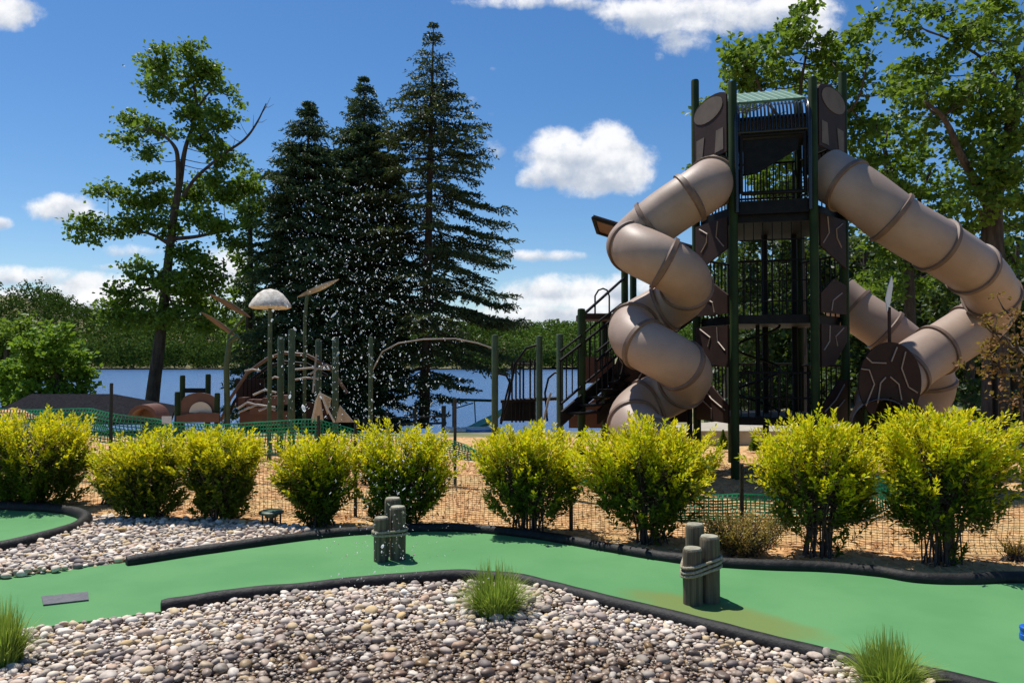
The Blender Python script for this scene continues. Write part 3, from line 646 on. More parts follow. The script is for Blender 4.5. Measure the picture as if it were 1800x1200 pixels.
# near leafy trees at the left edge
def grid_blobs(x0, x1, y0, y1, n, r, seed, keep=None):
    rr = random.Random(seed); out = []
    for _ in range(n):
        x = rr.uniform(x0, x1); y = rr.uniform(y0, y1)
        if keep and not keep(x, y): continue
        s = rr.uniform(0.7, 1.25) * r; out.append((x, y, s * 1.25, s * 0.8))
    return out
broadleaf('leafy_tree', 'bright green bushy tree at the left edge beside the lake', 21, [(95, 770, 7), (98, 700, 5), (100, 640, 3)], [(60,610,30,16),(110,600,26,14),(85,630,40,20),(130,630,24,18),(50,655,36,20),(105,660,40,20),(145,660,16,18),(75,690,50,18),(135,690,22,14),(20,665,26,22),(98,583,14,10),(25,700,30,16)], mat='bright_leaf', leaf=0.13, seed=21, depth=0.6, clump=0.24)
broadleaf('leafy_tree', 'darker green tree at the far left edge behind the bright green one', 24, [(10, 770, 8), (10, 680, 5), (12, 600, 3)], [(20,580,26,14),(50,575,24,14),(5,600,24,20),(40,600,30,16),(15,630,30,18),(5,660,30,18),(-30,620,30,40),(70,598,14,10),(-40,680,40,30)], mat='woods_leaf', leaf=0.14, seed=22, depth=0.8, clump=0.26)

# trees at right
bl = [(1290,95,26,20),(1310,140,30,24),(1350,75,24,16),(1400,35,24,14),(1300,190,24,20),(1345,235,28,20),(1385,285,26,20),(1345,310,26,22),(1400,335,26,22),(1365,345,30,22),(1375,225,26,18),(1570,150,26,20),(1330,110,34,24),(1380,90,32,22),(1420,60,36,22),(1460,110,36,26),(1500,70,30,18),(1340,150,40,20),(1300,120,20,22),(1440,150,40,20),(1500,140,34,22),(1520,40,18,10),(1420,20,22,8),(1390,130,30,18),(1310,85,20,12),(1525,100,16,12),(1450,85,22,16),
      (1240,200,16,12),(1232,290,14,14),(1510,190,34,24),(1500,240,28,24),(1520,290,26,22),(1240,345,14,12),(1545,220,24,20)]
broadleaf('broadleaf_tree', 'green broadleaf tree rising directly behind the top of the play tower', 17, [(1410, 830, 13), (1408, 600, 10), (1405, 400, 8), (1400, 250, 6), (1408, 150, 3), (1420, 80, 2)], bl, mat='woods_leaf', leaf=0.125, seed=31, depth=0.7, clump=0.24, dens=0.62,
          limbs=[[(1402, 300, 4), (1450, 230, 3), (1505, 180, 2), (1525, 110, 1.2)], [(1404, 250, 4), (1350, 180, 2.5), (1320, 120, 1.5)]])
bl = [(1600,20,34,14),(1650,25,40,20),(1700,45,40,20),(1745,20,50,22),(1790,60,30,24),(1610,55,24,12),(1680,85,30,14),(1740,90,40,14),(1790,110,30,14),
      (1600,110,24,16),(1640,130,40,20),(1690,150,36,18),(1620,165,36,18),(1660,195,40,20),(1720,150,40,20),(1760,145,26,18),(1790,150,22,24),(1590,200,30,20),(1700,215,36,16),(1750,225,46,22),(1790,240,30,24),
      (1720,280,40,24),(1770,290,40,26),(1690,265,24,14),(1740,330,46,22),(1780,350,36,30),(1700,320,30,18),(1790,400,30,20),(1720,370,30,16),(1690,400,16,14),(1660,110,30,14),(1760,190,40,24),(1600,150,30,20),(1740,260,40,24),(1680,180,36,20),(1770,330,40,30),(1735,400,34,26),(1745,300,40,24),(1780,450,30,26),(1720,60,44,24),(1650,240,30,18),(1790,190,30,30)]
broadleaf('broadleaf_tree', 'large spreading tree at the right edge with its trunk behind the long tube slide', 15, [(1752, 850, 24), (1750, 650, 21), (1747, 500, 19), (1744, 400, 17), (1748, 345, 14), (1765, 280, 11), (1785, 200, 8), (1800, 120, 6)], bl, mat='woods_leaf', leaf=0.115, seed=32, depth=0.8, clump=0.22, dens=0.50,
          limbs=[[(1742, 370, 10), (1715, 320, 8), (1690, 275, 6), (1660, 210, 4), (1625, 178, 2)], [(1700, 290, 5), (1665, 215, 3), (1640, 200, 1.5)], [(1780, 220, 5), (1740, 120, 3), (1690, 80, 2), (1620, 50, 1.2)], [(1795, 150, 4), (1760, 80, 2), (1720, 70, 1.5)], [(1755, 330, 8), (1770, 240, 5), (1765, 170, 2.5)]])
bl = [(1560,230,30,20),(1600,250,34,20),(1540,270,26,22),(1580,290,36,20),(1620,290,34,20),(1650,320,30,18),(1560,330,30,18),(1600,335,36,18),(1640,350,30,18),(1540,370,24,20),(1580,380,30,20),(1660,370,28,16),(1530,420,26,24),(1570,440,30,22),(1610,450,30,20),(1545,480,30,22),(1600,500,30,24),(1560,520,34,20),(1640,480,24,20)]
broadleaf('broadleaf_tree', 'slender tree in the middle distance between the tower and the large right tree', 18, [(1600, 840, 11), (1600, 600, 10), (1598, 480, 8), (1595, 400, 6), (1560, 280, 4), (1540, 220, 2)], bl, mat='woods_leaf', leaf=0.13, seed=33, depth=0.8, clump=0.25, dens=0.55,
          limbs=[[(1597, 420, 5), (1620, 340, 3), (1640, 290, 1.5)], [(1580, 340, 4), (1555, 290, 2.5), (1560, 230, 1.5)]])
WG = 'trees of the wood behind the tower'
specs = [(1275, 22, 41, 'woods tree behind the left side panels of the tower'), (1345, 24, 42, 'woods tree seen through the middle of the tower'), (1440, 23, 43, 'woods tree behind the right legs of the tower'),
         (1530, 21, 44, 'woods tree behind the round brown climbing panel'), (1625, 22, 45, 'woods tree seen below the arch of the long tube slide'), (1700, 20, 46, 'woods tree behind the lower bend of the long tube slide'), (1790, 21, 47, 'woods tree at the right edge under the large tree')]
for i, (x, d, sd_, lab) in enumerate(specs):
    top = [560, 415, 420, 430, 420, 430, 430][i]
    bl = grid_blobs(x - (58 if i else 22), x + 62, top, 800, 26 if i else 12, 24, sd_)
    broadleaf('woods_tree', lab, d, [(x, 850, 9), (x + random.uniform(-10, 10), 650, 8), (x + random.uniform(-14, 14), 430 if i else 600, 3)], bl, mat='deep_woods_leaf', leaf=0.16, seed=sd_, depth=1.0, clump=0.32, per=20, dens=0.75, group=WG)
V_ = []
n = 60000; x = rng.uniform(8, 36, n); y = rng.uniform(26, 34, n); z = rng.uniform(0, 1, n) ** 1.1 * 7.5 * (0.75 + 0.25 * np.sin(x * 0.9) * np.cos(y))
V_, F_ = quads(np.stack([x, y, z], 1), rdir(n), rdir(n, 0.7), rng.uniform(0.2, 0.4, n), rng.uniform(0.15, 0.32, n))
tag(link_np('woods', V_, F_, 'deep_woods_leaf', base=False), 'mass of dark foliage deep in the wood at right, behind all single trees', 'woods', kind='stuff')
broadleaf('rusty_shrub', 'rusty orange leaved branch in front of the long tube slide at the right edge', 8.8, [(1800, 860, 3), (1795, 700, 2), (1790, 620, 1.5)], [(1780,560,20,12),(1765,590,22,10),(1745,580,14,7),(1790,610,18,14),(1770,625,16,10),(1760,650,22,8),(1790,660,16,16),(1745,640,10,5),(1785,700,14,12)], mat='rust_leaf', leaf=0.05, seed=51, depth=0.15, clump=0.10, per=13, dens=0.8, cat='shrub')

# ------------------------------------------------------------------ yellow bushes
def bush(name, label, px, pyb, wpx, toppx, seed, group='yellow leaved bushes in a row', mat='bush_leaf', shoots=420, young=1.0, leafL=0.060, hw=None, cat='bush', depth=0.75, lean=0, foot=0.0):
    random.seed(seed); rs = np.random.default_rng(seed); b0 = G(px, pyb); d = b0.y; k = m_per_px(d)
    Hh = zat(toppx, d) * 0.93; Rw = wpx * k / 2 * 1.02
    t = thing(name, label, cat, b0, group)
    mb = MB(); cen = []; dirs = []; gr = []
    nst = 26
    # main stems fanning out from the base
    stems = []
    for i in range(nst):
        a = 2 * math.pi * i / nst + random.uniform(-.25, .25); o = random.uniform(0.2, 0.85)
        e = Vector((math.cos(a) * Rw * o + lean * k, math.sin(a) * Rw * depth * o, Hh * random.uniform(0.62, 0.85)))
        bs = Vector((math.cos(a) * random.uniform(0.02, 0.17), math.sin(a) * random.uniform(0.02, 0.10), 0)); m_ = Vector((e.x * 0.42, e.y * 0.42, e.z * 0.45))
        sp_ = spline([tuple(b0 + bs), tuple(b0 + m_), tuple(b0 + e)], 6); mb.tube(sp_, np.linspace(random.uniform(0.007, 0.012), 0.003, len(sp_)), 5, caps=False); stems.append(sp_)
    made = 0; shoots = int(shoots * 0.86)
    while made < shoots:
        # where the shoot ends: on a lumpy surface, wide above, narrow at the foot
        a = random.uniform(0, 2 * math.pi); h = (0.07 + 0.93 * random.random()) ** 0.80
        wprof = max(np.interp(h, [0, 0.15, 0.3, 0.5, 0.75, 0.92, 1.0], [0.14, 0.50, 0.78, 0.95, 1.05, 0.98, 0.7]), foot)
        if h < 0.30 and random.random() > foot + 0.16: continue
        if h < 0.58 and random.random() > foot * 0.8 + 0.42: continue
        lump = 1 + 0.55 * noise.noise(Vector((math.cos(a) * 1.7 + seed, math.sin(a) * 1.7, h * 3.0)))
        rr_ = random.uniform(0.35, 1.0) ** 0.55 * wprof * lump
        zt = Hh * h * (1 + 0.22 * noise.noise(Vector((math.cos(a) * rr_ * 2.5 + seed * 3, math.sin(a) * rr_ * 2.5, 7))))
        if h > 0.95: rr_ *= random.uniform(0.4, 1)
        e = Vector((math.cos(a) * Rw * rr_ + lean * k * h, math.sin(a) * Rw * depth * rr_, max(0.05, zt)))
        ln = random.uniform(0.11, 0.24)
        if h > 0.6 and random.random() < 0.05: ln *= 1.4; e = e + Vector((math.cos(a) * 0.05, 0, 0.06))
        out = Vector((math.cos(a) * 0.75 * rr_, math.sin(a) * 0.75 * rr_, 0.28 + h * 0.70 + random.uniform(-.35, .35))).normalized()
        s0 = e - out * ln
        st = stems[random.randrange(nst)]
        if random.random() < 0.42:
            j = int((0.25 + 0.6 * h) * (len(st) - 1)); q = Vector(st[j]) - b0
            mb.tube([b0 + q, b0 + (q + s0) / 2 + Vector((0, 0, -0.02)), b0 + s0], [0.005, 0.004, 0.0025], 4, caps=False)
        if made % 2 == 0: mb.tube([b0 + s0, b0 + e], [0.003, 0.0015], 3, caps=False)
        nl = int(ln / 0.0115 * random.uniform(0.8, 1.1)); tt_ = (np.arange(nl) + 0.5) / nl
        base_ = np.array(b0 + s0) + np.outer(tt_ * ln, np.array(out)); th = np.arange(nl) * 2.4 + random.random() * 6
        x_ = out.orthogonal().normalized(); y_ = out.cross(x_)
        rad = np.outer(np.cos(th), np.array(x_)) + np.outer(np.sin(th), np.array(y_))
        dr = rad * (0.95 - 0.5 * tt_[:, None]) + np.array(out) * (0.45 + 0.55 * tt_[:, None]) + rs.normal(0, 0.18, (nl, 3))
        dr /= np.linalg.norm(dr, axis=1)[:, None]
        cen.append(base_ + dr * leafL * 0.5); dirs.append(dr)
        gv = (h * 1.35 + rr_ * 0.30 - 0.55 + 0.30 * noise.noise(Vector(e) * 5 + Vector((seed, 0, 0)))) * young
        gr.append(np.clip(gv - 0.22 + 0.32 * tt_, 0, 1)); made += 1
    cen = np.vstack(cen); dirs = np.vstack(dirs); gr = np.concatenate(gr); n = len(cen)
    L = leafL * rs.uniform(0.7, 1.25, n); L *= (1 - 0.25 * (gr > 0.6))
    V_, F_ = quads(cen, dirs, np.array([0, 0, 1.0]) + rs.normal(0, 0.35, (n, 3)), L, L * rs.uniform(0.42, 0.6, n))
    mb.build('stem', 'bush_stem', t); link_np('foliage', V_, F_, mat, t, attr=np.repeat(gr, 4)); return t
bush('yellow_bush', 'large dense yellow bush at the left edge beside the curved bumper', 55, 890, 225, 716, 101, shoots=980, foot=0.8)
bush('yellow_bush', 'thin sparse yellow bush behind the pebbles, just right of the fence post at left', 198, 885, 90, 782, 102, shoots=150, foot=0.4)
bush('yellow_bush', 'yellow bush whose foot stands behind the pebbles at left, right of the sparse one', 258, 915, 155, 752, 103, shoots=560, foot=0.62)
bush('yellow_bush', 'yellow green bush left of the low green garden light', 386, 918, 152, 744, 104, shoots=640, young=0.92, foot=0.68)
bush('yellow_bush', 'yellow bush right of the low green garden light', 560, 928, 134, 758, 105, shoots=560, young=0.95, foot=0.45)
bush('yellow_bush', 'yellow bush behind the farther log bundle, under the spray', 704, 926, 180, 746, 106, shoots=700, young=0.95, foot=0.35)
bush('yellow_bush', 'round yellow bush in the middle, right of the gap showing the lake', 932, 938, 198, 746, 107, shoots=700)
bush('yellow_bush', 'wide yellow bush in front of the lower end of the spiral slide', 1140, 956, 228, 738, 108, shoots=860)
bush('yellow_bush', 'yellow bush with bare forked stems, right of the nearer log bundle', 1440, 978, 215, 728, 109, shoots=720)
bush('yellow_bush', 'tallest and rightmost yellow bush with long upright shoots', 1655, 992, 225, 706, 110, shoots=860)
bush('low_bush', 'low brownish green bush right behind the nearer log bundle', 1300, 978, 150, 900, 120, group=None, mat='low_bush_leaf', shoots=330, leafL=0.032)
bush('low_bush', 'small yellowish weed clump among the mulch at the right edge', 1785, 985, 60, 945, 121, group=None, mat='low_bush_leaf', shoots=60, leafL=0.03)

# ------------------------------------------------------------------ grass tufts
def tuft(label, px, py, wpx, toppx, seed, n=420):
    rs = np.random.default_rng(seed); b0 = G(px, py, 0.02); k = m_per_px(b0.y); Rw = wpx * k / 2; Hh = zat(toppx, b0.y)
    V = []; Fc = []
    for i in range(n):
        a = rs.uniform(0, 6.28); r0 = rs.uniform(0, 1) ** 0.6 * Rw * 0.42; q = Vector((math.cos(a) * r0, math.sin(a) * r0, 0)); tl = rs.uniform(0.1, 1) 
        h = Hh * (1.0 - 0.45 * tl) * rs.uniform(0.55, 1.05); out = Vector((math.cos(a), math.sin(a), 0)) * (Rw * tl * rs.uniform(0.5, 1.1) - r0 * 0.5)
        sd_ = Vector((-math.sin(a + rs.normal(0, .5)), math.cos(a), 0)) * rs.uniform(0.0026, 0.0050); bi = len(V); m_ = 4
        for j in range(m_ + 1):
            s = j / m_; c = b0 + q + out * (s ** 1.8) + Vector((0, 0, h * (s - 0.30 * tl * s ** 3))); w = sd_ * (1 - s * 0.9)
            V += [c - w, c + w]
        for j in range(m_): Fc.append((bi + 2 * j, bi + 2 * j + 1, bi + 2 * j + 3, bi + 2 * j + 2))
    return tag(link_np('grass_tuft', V, np.array(Fc), 'grass_blade', loc=b0), label, 'grass tuft', 'grass tufts by the near bumper')
tuft('grass tuft in the middle, growing at the bend of the near bumper log', 872, 1080, 175, 975, 1, 1150)
tuft('grass tuft at the lower right, in front of the near bumper log', 1562, 1215, 190, 1100, 2, 1150)
tuft('grass tuft cut by the left edge beside the grey mat', 6, 1170, 130, 1040, 3, 950)

# ------------------------------------------------------------------ log bundles
def logs(label, lst, ropes, gy, seed):
    c0 = G(lst[0][0], lst[0][1]); t = thing('log_bundle', label, 'log bundle', c0, 'log bundle obstacles on the green lane'); cc = []
    for (px, pyb, top, hw) in lst:
        b0 = G(px, pyb, 0.028); k = m_per_px(b0.y); r = hw * k; hz = zat(top, b0.y); cc.append((b0.x, b0.y, r))
        mb = MB(); prof = [(r * 1.0, -0.005)] + [(r * (1 + 0.02 * noise.noise(Vector((px, z * 9, 0)))), z) for z in np.linspace(0.02, hz - 0.045, 8)] + [(r * 0.97, hz - 0.034), (r * 0.9, hz - 0.028)]
        mb.lathe(prof, (b0.x, b0.y, 0.028), 24); lg = mb.build('log', 'log_wood', t, smooth=True)
        mb = MB(); mb.lathe([(r * 0.895, hz - 0.0275), (r * 0.84, hz - 0.02), (r * 0.4, hz - 0.016), (0.002, hz - 0.015)], (b0.x, b0.y, 0.028), 24); mb.build('cut_end', 'log_end', lg, smooth=True)
    # rope: hull around the logs
    pts = []
    for (x, y, r) in cc:
        for a in np.linspace(0, 2 * math.pi, 28)[:-1]: pts.append((x + (r + 0.009) * math.cos(a), y + (r + 0.009) * math.sin(a)))
    pts = sorted(set(pts))
    def half(ps):
        h = []
        for p_ in ps:
            while len(h) >= 2 and (h[-1][0] - h[-2][0]) * (p_[1] - h[-2][1]) - (h[-1][1] - h[-2][1]) * (p_[0] - h[-2][0]) <= 0: h.pop()
            h.append(p_)
        return h
    hull = half(pts)[:-1] + half(pts[::-1])[:-1]; cx = sum(p[0] for p in hull) / len(hull)
    for (z0, sl_) in ropes:
        mb = MB(); lp = [(x, y, z0 + sl_ * (x - cx)) for x, y in hull]; lp.append(lp[0]); lp.append(lp[1])
        q = spline(lp, 3); mb.tube(q, [0.0095 * (1 + 0.12 * math.sin(i * 1.9)) for i in range(len(q))], 8, caps=False); mb.build('rope', 'rope', t, smooth=True)
    return t
logs('nearer log bundle tied with rope, three weathered posts right of centre', [(1218, 1060, 964, 17), (1248, 1056, 943, 17), (1222, 1043, 922, 16)], [(0.235, 0.22), (0.262, 0.26), (0.292, 0.22)], 0, 1)
logs('farther log bundle tied with rope, splashed by the spray in the middle of the lane', [(670, 985, 910, 13), (699, 982, 891, 14), (690, 972, 876, 14)], [(0.235, -0.02), (0.262, 0.02)], 0, 2)

# mat, blue block, garden light
ps = [G(px, py, 0.0305) for px, py in [(73, 1049), (155, 1041), (156, 1055), (76, 1064)]]
mb = MB(); mb.prism(ps, (0, 0, 0.008)); tag(mb.build('tee_mat', 'grey_mat'), 'small grey rectangular mat lying on the green lane at left', 'mat')
c = G(1810, 1124, 0.028); t = thing('blue_cup', 'small blue plastic cup on the green lane at the right edge', 'cup', c)
mb = MB(); mb.lathe([(0.040, 0), (0.047, 0.005), (0.047, 0.058), (0.050, 0.060), (0.050, 0.072), (0.044, 0.076), (0.03, 0.076)], c, 24); mb.build('body', 'blue_plastic', t, True)
mb = MB(); mb.lathe([(0.0475, 0.0), (0.0505, 0.003), (0.0505, 0.030), (0.0475, 0.033)], c, 24); mb.build('base_ring', 'blue_plastic', t, True)
c = G(477, 928, 0.01); t = thing('garden_light', 'low dark green garden light standing between the bushes and the pebbles', 'garden light', c)
mb = MB(); mb.lathe([(0.030, 0), (0.035, 0.02), (0.02, 0.03), (0.02, 0.10), (0.05, 0.105)], c, 16); mb.build('stem', 'black_plastic', t, True)
mb = MB(); mb.lathe([(0.06, 0.135), (0.115, 0.142), (0.118, 0.160), (0.09, 0.172), (0.02, 0.176)], c, 24); mb.build('cap', 'fixture_green', t, True)
for a in (0.7, 2.3, 3.9, 5.4):
    mb = MB(); mb.tube([c + Vector((0.09 * math.cos(a), 0.09 * math.sin(a), 0)), c + Vector((0.09 * math.cos(a), 0.09 * math.sin(a), 0.14))], 0.009, 8); mb.build('leg', 'black_plastic', t, True)
mb = MB(); mb.lathe([(0.035, 0.105), (0.06, 0.11), (0.06, 0.134), (0.035, 0.138)], c, 16); mb.build('lens', 'fixture_green', t, True)

# ------------------------------------------------------------------ net fences
def net(line, tops, bots, cell, wire, t, seed, folds=0.03, sagf=0.02, mat='net_green'):
    """line: [(x,y)] polyline of the fence, tops / bots: heights along it"""
    L = [0]
    for i in range(1, len(line)): L.append(L[-1] + math.hypot(line[i][0] - line[i - 1][0], line[i][1] - line[i - 1][1]))
    nu = int(L[-1] / cell); nv = max(2, int(max(a - b_ for a, b_ in zip(tops, bots)) / cell)); G_ = np.zeros((nu + 1, nv + 1, 3))
    ux = np.linspace(0, L[-1], nu + 1); X = np.interp(ux, L, [p[0] for p in line]); Y = np.interp(ux, L, [p[1] for p in line]); T_ = np.interp(ux, L, tops); B_ = np.interp(ux, L, bots)
    for i in range(nu + 1):
        for j in range(nv + 1):
            f = j / nv; w = folds * noise.noise(Vector((ux[i] * 2.2, f * 2, seed))); s = sagf * noise.noise(Vector((ux[i] * 1.1, 3, seed)))
            G_[i, j] = (X[i] + w * 0.3, Y[i] + w, B_[i] + (T_[i] - B_[i]) * f + s * f)
    A = []; Bq = []
    for j in range(nv + 1): A.append(G_[:-1, j]); Bq.append(G_[1:, j])
    for i in range(nu + 1): A.append(G_[i, :-1]); Bq.append(G_[i, 1:])
    A = np.vstack(A); Bq = np.vstack(Bq); dv = Bq - A; dv /= np.linalg.norm(dv, axis=1)[:, None] + 1e-9
    n1 = np.cross(dv, np.array([0.1, 1.0, 0.05])); n1 /= np.linalg.norm(n1, axis=1)[:, None] + 1e-9
    n2 = np.cross(dv, n1); h = wire / 2; n = len(A)
    # triangular wires
    offs = [n1 * h, -n1 * h * .5 + n2 * h * .87, -n1 * h * .5 - n2 * h * .87]
    VV = np.concatenate([np.stack([A + o for o in offs], 1), np.stack([Bq + o for o in offs], 1)], 1)
    fc = np.array([(0, 1, 4, 3), (1, 2, 5, 4), (2, 0, 3, 5)]); FF = (fc[None] + (np.arange(n) * 6)[:, None, None]).reshape(-1, 4)
    return link_np('netting', VV.reshape(-1, 3), FF, mat, t)
# near fence, just behind the bushes
fp = [G(-150, 900), G(158, 903), G(610, 924), G(1010, 950), G(1330, 975), G(1727, 1000), G(2050, 1015)]
line = [(p.x, p.y + 0.42) for p in fp]; t = thing('net_fence', 'green plastic net fence on dark posts directly behind the row of yellow bushes', 'fence', (0, fp[2].y, 0))
net(line, [1.0, 1.02, 0.60, 0.42, 0.38, 0.50, 0.55], [0.02] * 7, 0.042, 0.0042, t, 1, folds=0.10, sagf=0.1, mat='net_faded')
for p_, h_ in zip(fp[1:], (1.36, 1.02, 0.75, 0.7, 0.93, 0.9)):
    mb = MB(); mb.tube([(p_.x, p_.y + 0.40, -0.1), (p_.x, p_.y + 0.40, h_)], 0.019, 8); mb.build('post', 'fence_post', t, True)
# farther fence across the mulch
fp = [P(-100, 720, 10.6), P(160, 718, 10.4), P(300, 745, 10.3), P(440, 742, 10.2), P(560, 738, 10.1), P(650, 760, 10.1), P(800, 775, 9.9), P(1000, 850, 8.9), P(1150, 862, 7.9), P(1185, 872, 7.7), P(1300, 868, 7.6), P(1420, 880, 7.6), P(1530, 842, 7.9), P(1757, 782, 9.0), P(1990, 775, 9.0)]
line = [(p.x, p.y) for p in fp]; t = thing('net_fence', 'sagging green plastic net fence crossing the mulch between the bushes and the playground', 'fence', (0, 9.6, 0))
net(line, [p.z for p in fp], [p.z - 0.42 if i < 6 else (0.35 if i < 8 else 0.02 if i < 13 else p.z - 0.2) for i, p in enumerate(fp)], 0.045, 0.017, t, 2, folds=0.12, sagf=0.05)
for px, top, d in [(560, 730, 10.1), (800, 700, 9.9), (1187, 862, 7.7), (1755, 770, 9.0)]:
    p_ = P(px, top, d); mb = MB(); mb.tube([(p_.x, p_.y, -0.1), tuple(p_)], 0.02, 8); mb.build('post', 'fence_post', t, True)
p_ = P(293, 738, 10.2); mb = MB(); mb.box(p_, (0.13, 0.006, 0.10)); tag(mb.build('notice', 'white_plastic'), 'small blank white notice hanging on the green net at left', 'notice')

# ------------------------------------------------------------------ play tower
TC = Vector((3.75, 11.19, 0)); TR = 1.03; TROT = -14.5
ang = {'fl': -120, 'fr': -60, 'l': 180, 'r': 0, 'bl': 120, 'br': 60}
pp = {k_: TC + Vector((TR * math.cos(R(a + TROT)), TR * math.sin(R(a + TROT)), 0)) for k_, a in ang.items()}
tower = thing('play_tower', 'tall dark play tower with two tan tube slides and green posts', 'play tower', TC)
tops = {'fl': 143, 'fr': 135, 'l': 140, 'r': 127, 'bl': 170, 'br': 170}
for k_, p_ in pp.items():
    mb = MB(); zt = zat(tops[k_], p_.y); mb.lathe([(0.058, -0.1), (0.058, zt - 0.03), (0.050, zt - 0.008), (0.02, zt)], p_, 18); mb.build('post', 'post_green', tower, True)
ZD = [(zat(742, 10.3), 0.10), (zat(560, 10.3), 0.12), (zat(372, 10.3), 0.24)]
hexp = lambda s: [TC + Vector((s * math.cos(R(a + TROT)), s * math.sin(R(a + TROT)), 0)) for a in (-120, -60, 0, 60, 120, 180)]
for z, th in ZD:
    mb = MB(); mb.prism([(p_.x, p_.y, z - th / 2) for p_ in hexp(TR - 0.07)], (0, 0, th)); mb.build('deck', 'dark_metal', tower)
def onface(a, b_, t_, z, off=0.0):
    A, B = pp[a], pp[b_]; n_ = ((A + B) / 2 - TC).normalized(); q = A.lerp(B, t_) + n_ * off; return Vector((q.x, q.y, z)), n_
def bars(a, b_, z0, z1, n, r=0.011, rails=(0, 1), name='railing', off=-0.01, mat='dark_metal', parent=None):
    mb = MB()
    for i in range(n):
        t_ = 0.08 + 0.84 * i / (n - 1); mb.tube([onface(a, b_, t_, z0, off)[0], onface(a, b_, t_, z1, off)[0]], r, 6)
    for f in rails: mb.tube([onface(a, b_, 0.04, z0 + (z1 - z0) * f, off)[0], onface(a, b_, 0.96, z0 + (z1 - z0) * f, off)[0]], r * 1.6, 8)
    return mb.build(name, mat, tower, True)
def facepanel(a, b_, outline, th=0.025, mat='brown_panel', off=0.03, name='panel', lines=(), lmat='tan_line', parent=None):
    pts = [onface(a, b_, t_, z, off)[0] for t_, z in outline]; n_ = onface(a, b_, .5, 0)[1]; mb = MB(); mb.prism(pts, n_ * th); o = mb.build(name, mat, parent or tower)
    for ln in lines:
        mb = MB(); q = [onface(a, b_, t_, z, off + th + 0.004)[0] for t_, z in ln]; mb.tube(q, 0.010, 6); mb.build('line_inlay', lmat, o, True)
    return o
z0, z1, z2 = [q[0] for q in ZD]; zT = zat(165, 10.3)
# lower storey
bars('fl', 'fr', z0 + 0.05, zat(655, 10.3), 10, 0.009, (0, .45, 1)); bars('bl', 'br', z0, zat(640, 12), 9, 0.011); bars('br', 'r', z0, z0 + 0.75, 9); bars('l', 'bl', z0, z0 + 0.75, 9)
bars('bl', 'br', z1, z1 + 1.0, 9); bars('l', 'bl', z1, z1 + 0.95, 9); bars('br', 'r', z1, z1 + .95, 9)
for a, b_ in (('bl', 'br'), ('l', 'bl'), ('br', 'r')): bars(a, b_, z2, z2 + 1.1, 10, 0.011, (0, .5, 1))
# dark frames in the open front of the middle storeys
for x_ in (0.47, 0.88):
    mb = MB(); a_ = onface('bl', 'br', x_, 0.0, -0.5)[0]; mb.tube([a_, a_ + Vector((0, 0, z2 - 0.1))], 0.045, 12); mb.build('inner_post', 'dark_metal', tower, True)
mb = MB()
for i in range(4): 
    zz = z1 + 0.25 + i * 0.28; mb.tube([onface('fl', 'fr', 0.08, zz, -0.15)[0], onface('fl', 'fr', 0.92, zz, -0.15)[0]], 0.009, 6)
for i in range(7):
    mb.tube([onface('fl', 'fr', 0.14 + 0.12 * i, z1 + 0.06, -0.15)[0], onface('fl', 'fr', 0.14 + 0.12 * i, z2 - 0.12, -0.15)[0]], 0.006, 6)
mb.build('climbing_net', 'dark_metal', tower, True)
mb = MB(); cc = TC + Vector((-0.25, -0.25, 0)); sp_ = [(cc.x + 0.3 * math.cos(a), cc.y + 0.3 * math.sin(a), z0 + 0.1 + a * 0.1) for a in np.linspace(0, 13, 80)]
mb.tube(sp_, 0.018, 6); mb.tube([(cc.x, cc.y, z0), (cc.x, cc.y, z1)], 0.03, 8); mb.build('spiral_climber', 'dark_metal', tower, True)
# upper cage front
mb = MB(); zc = zat(222, 10.3)
for i in range(19):
    t_ = 0.08 + 0.84 * i / 18; pts = []
    for s in np.linspace(0, 1, 9):
        a_ = s * math.pi / 2; pts.append(onface('fl', 'fr', t_, zc + 0.42 * math.sin(a_), 0.06 - 0.42 * (1 - math.cos(a_)))[0])
    pts = [onface('fl', 'fr', t_, zat(232, 10.3), 0.06)[0]] + pts; mb.tube(pts, 0.0135, 6)
mb.tube([onface('fl', 'fr', 0.05, zat(231, 10.3), 0.06)[0], onface('fl', 'fr', 0.95, zat(231, 10.3), 0.06)[0]], 0.02, 8)
mb.build('curved_bars', 'gloss_metal', tower, True)
for t_ in (0.045, 0.955):
    mb = MB(); pts = [onface('fl', 'fr', t_, z2, 0.075)[0], onface('fl', 'fr', t_, z2 + 0.7, 0.075)[0]] + [onface('fl', 'fr', t_, zc + 0.44 * math.sin(s * math.pi / 2), 0.075 - 0.44 * (1 - math.cos(s * math.pi / 2)))[0] for s in np.linspace(0, 1, 8)]
    mb.tube(pts, 0.028, 10); mb.build('cage_rail', 'gloss_metal', tower, True)
zb, zt_ = zat(338, 10.3), zat(236, 10.3); fr = [(0.10, zb), (0.90, zb), (0.90, zt_), (0.10, zt_)]
mb = MB()
for i in range(4): mb.tube([onface('fl', 'fr', *fr[i], 0.03)[0], onface('fl', 'fr', *fr[(i + 1) % 4], 0.03)[0]], 0.028, 8)
mb.build('window_frame', 'dark_metal', tower, True)
facepanel('fl', 'fr', [(0.13, zt_ - 0.04), (0.82, zt_ - 0.04), (0.82, zat(262, 10.3)), (0.30, zat(302, 10.3)), (0.13, zat(305, 10.3))], mat='dark_metal', off=-0.05, name='shade_panel')
facepanel('fl', 'fr', [(0.06, z2 - 0.02), (0.94, z2 - 0.02), (0.94, zb - 0.10), (0.06, zb - 0.10)], mat='dark_metal', off=0.0, name='kick_panel')
bars('fl', 'fr', zb - 0.12, zat(300, 10.3), 12, 0.008, (0,)); 
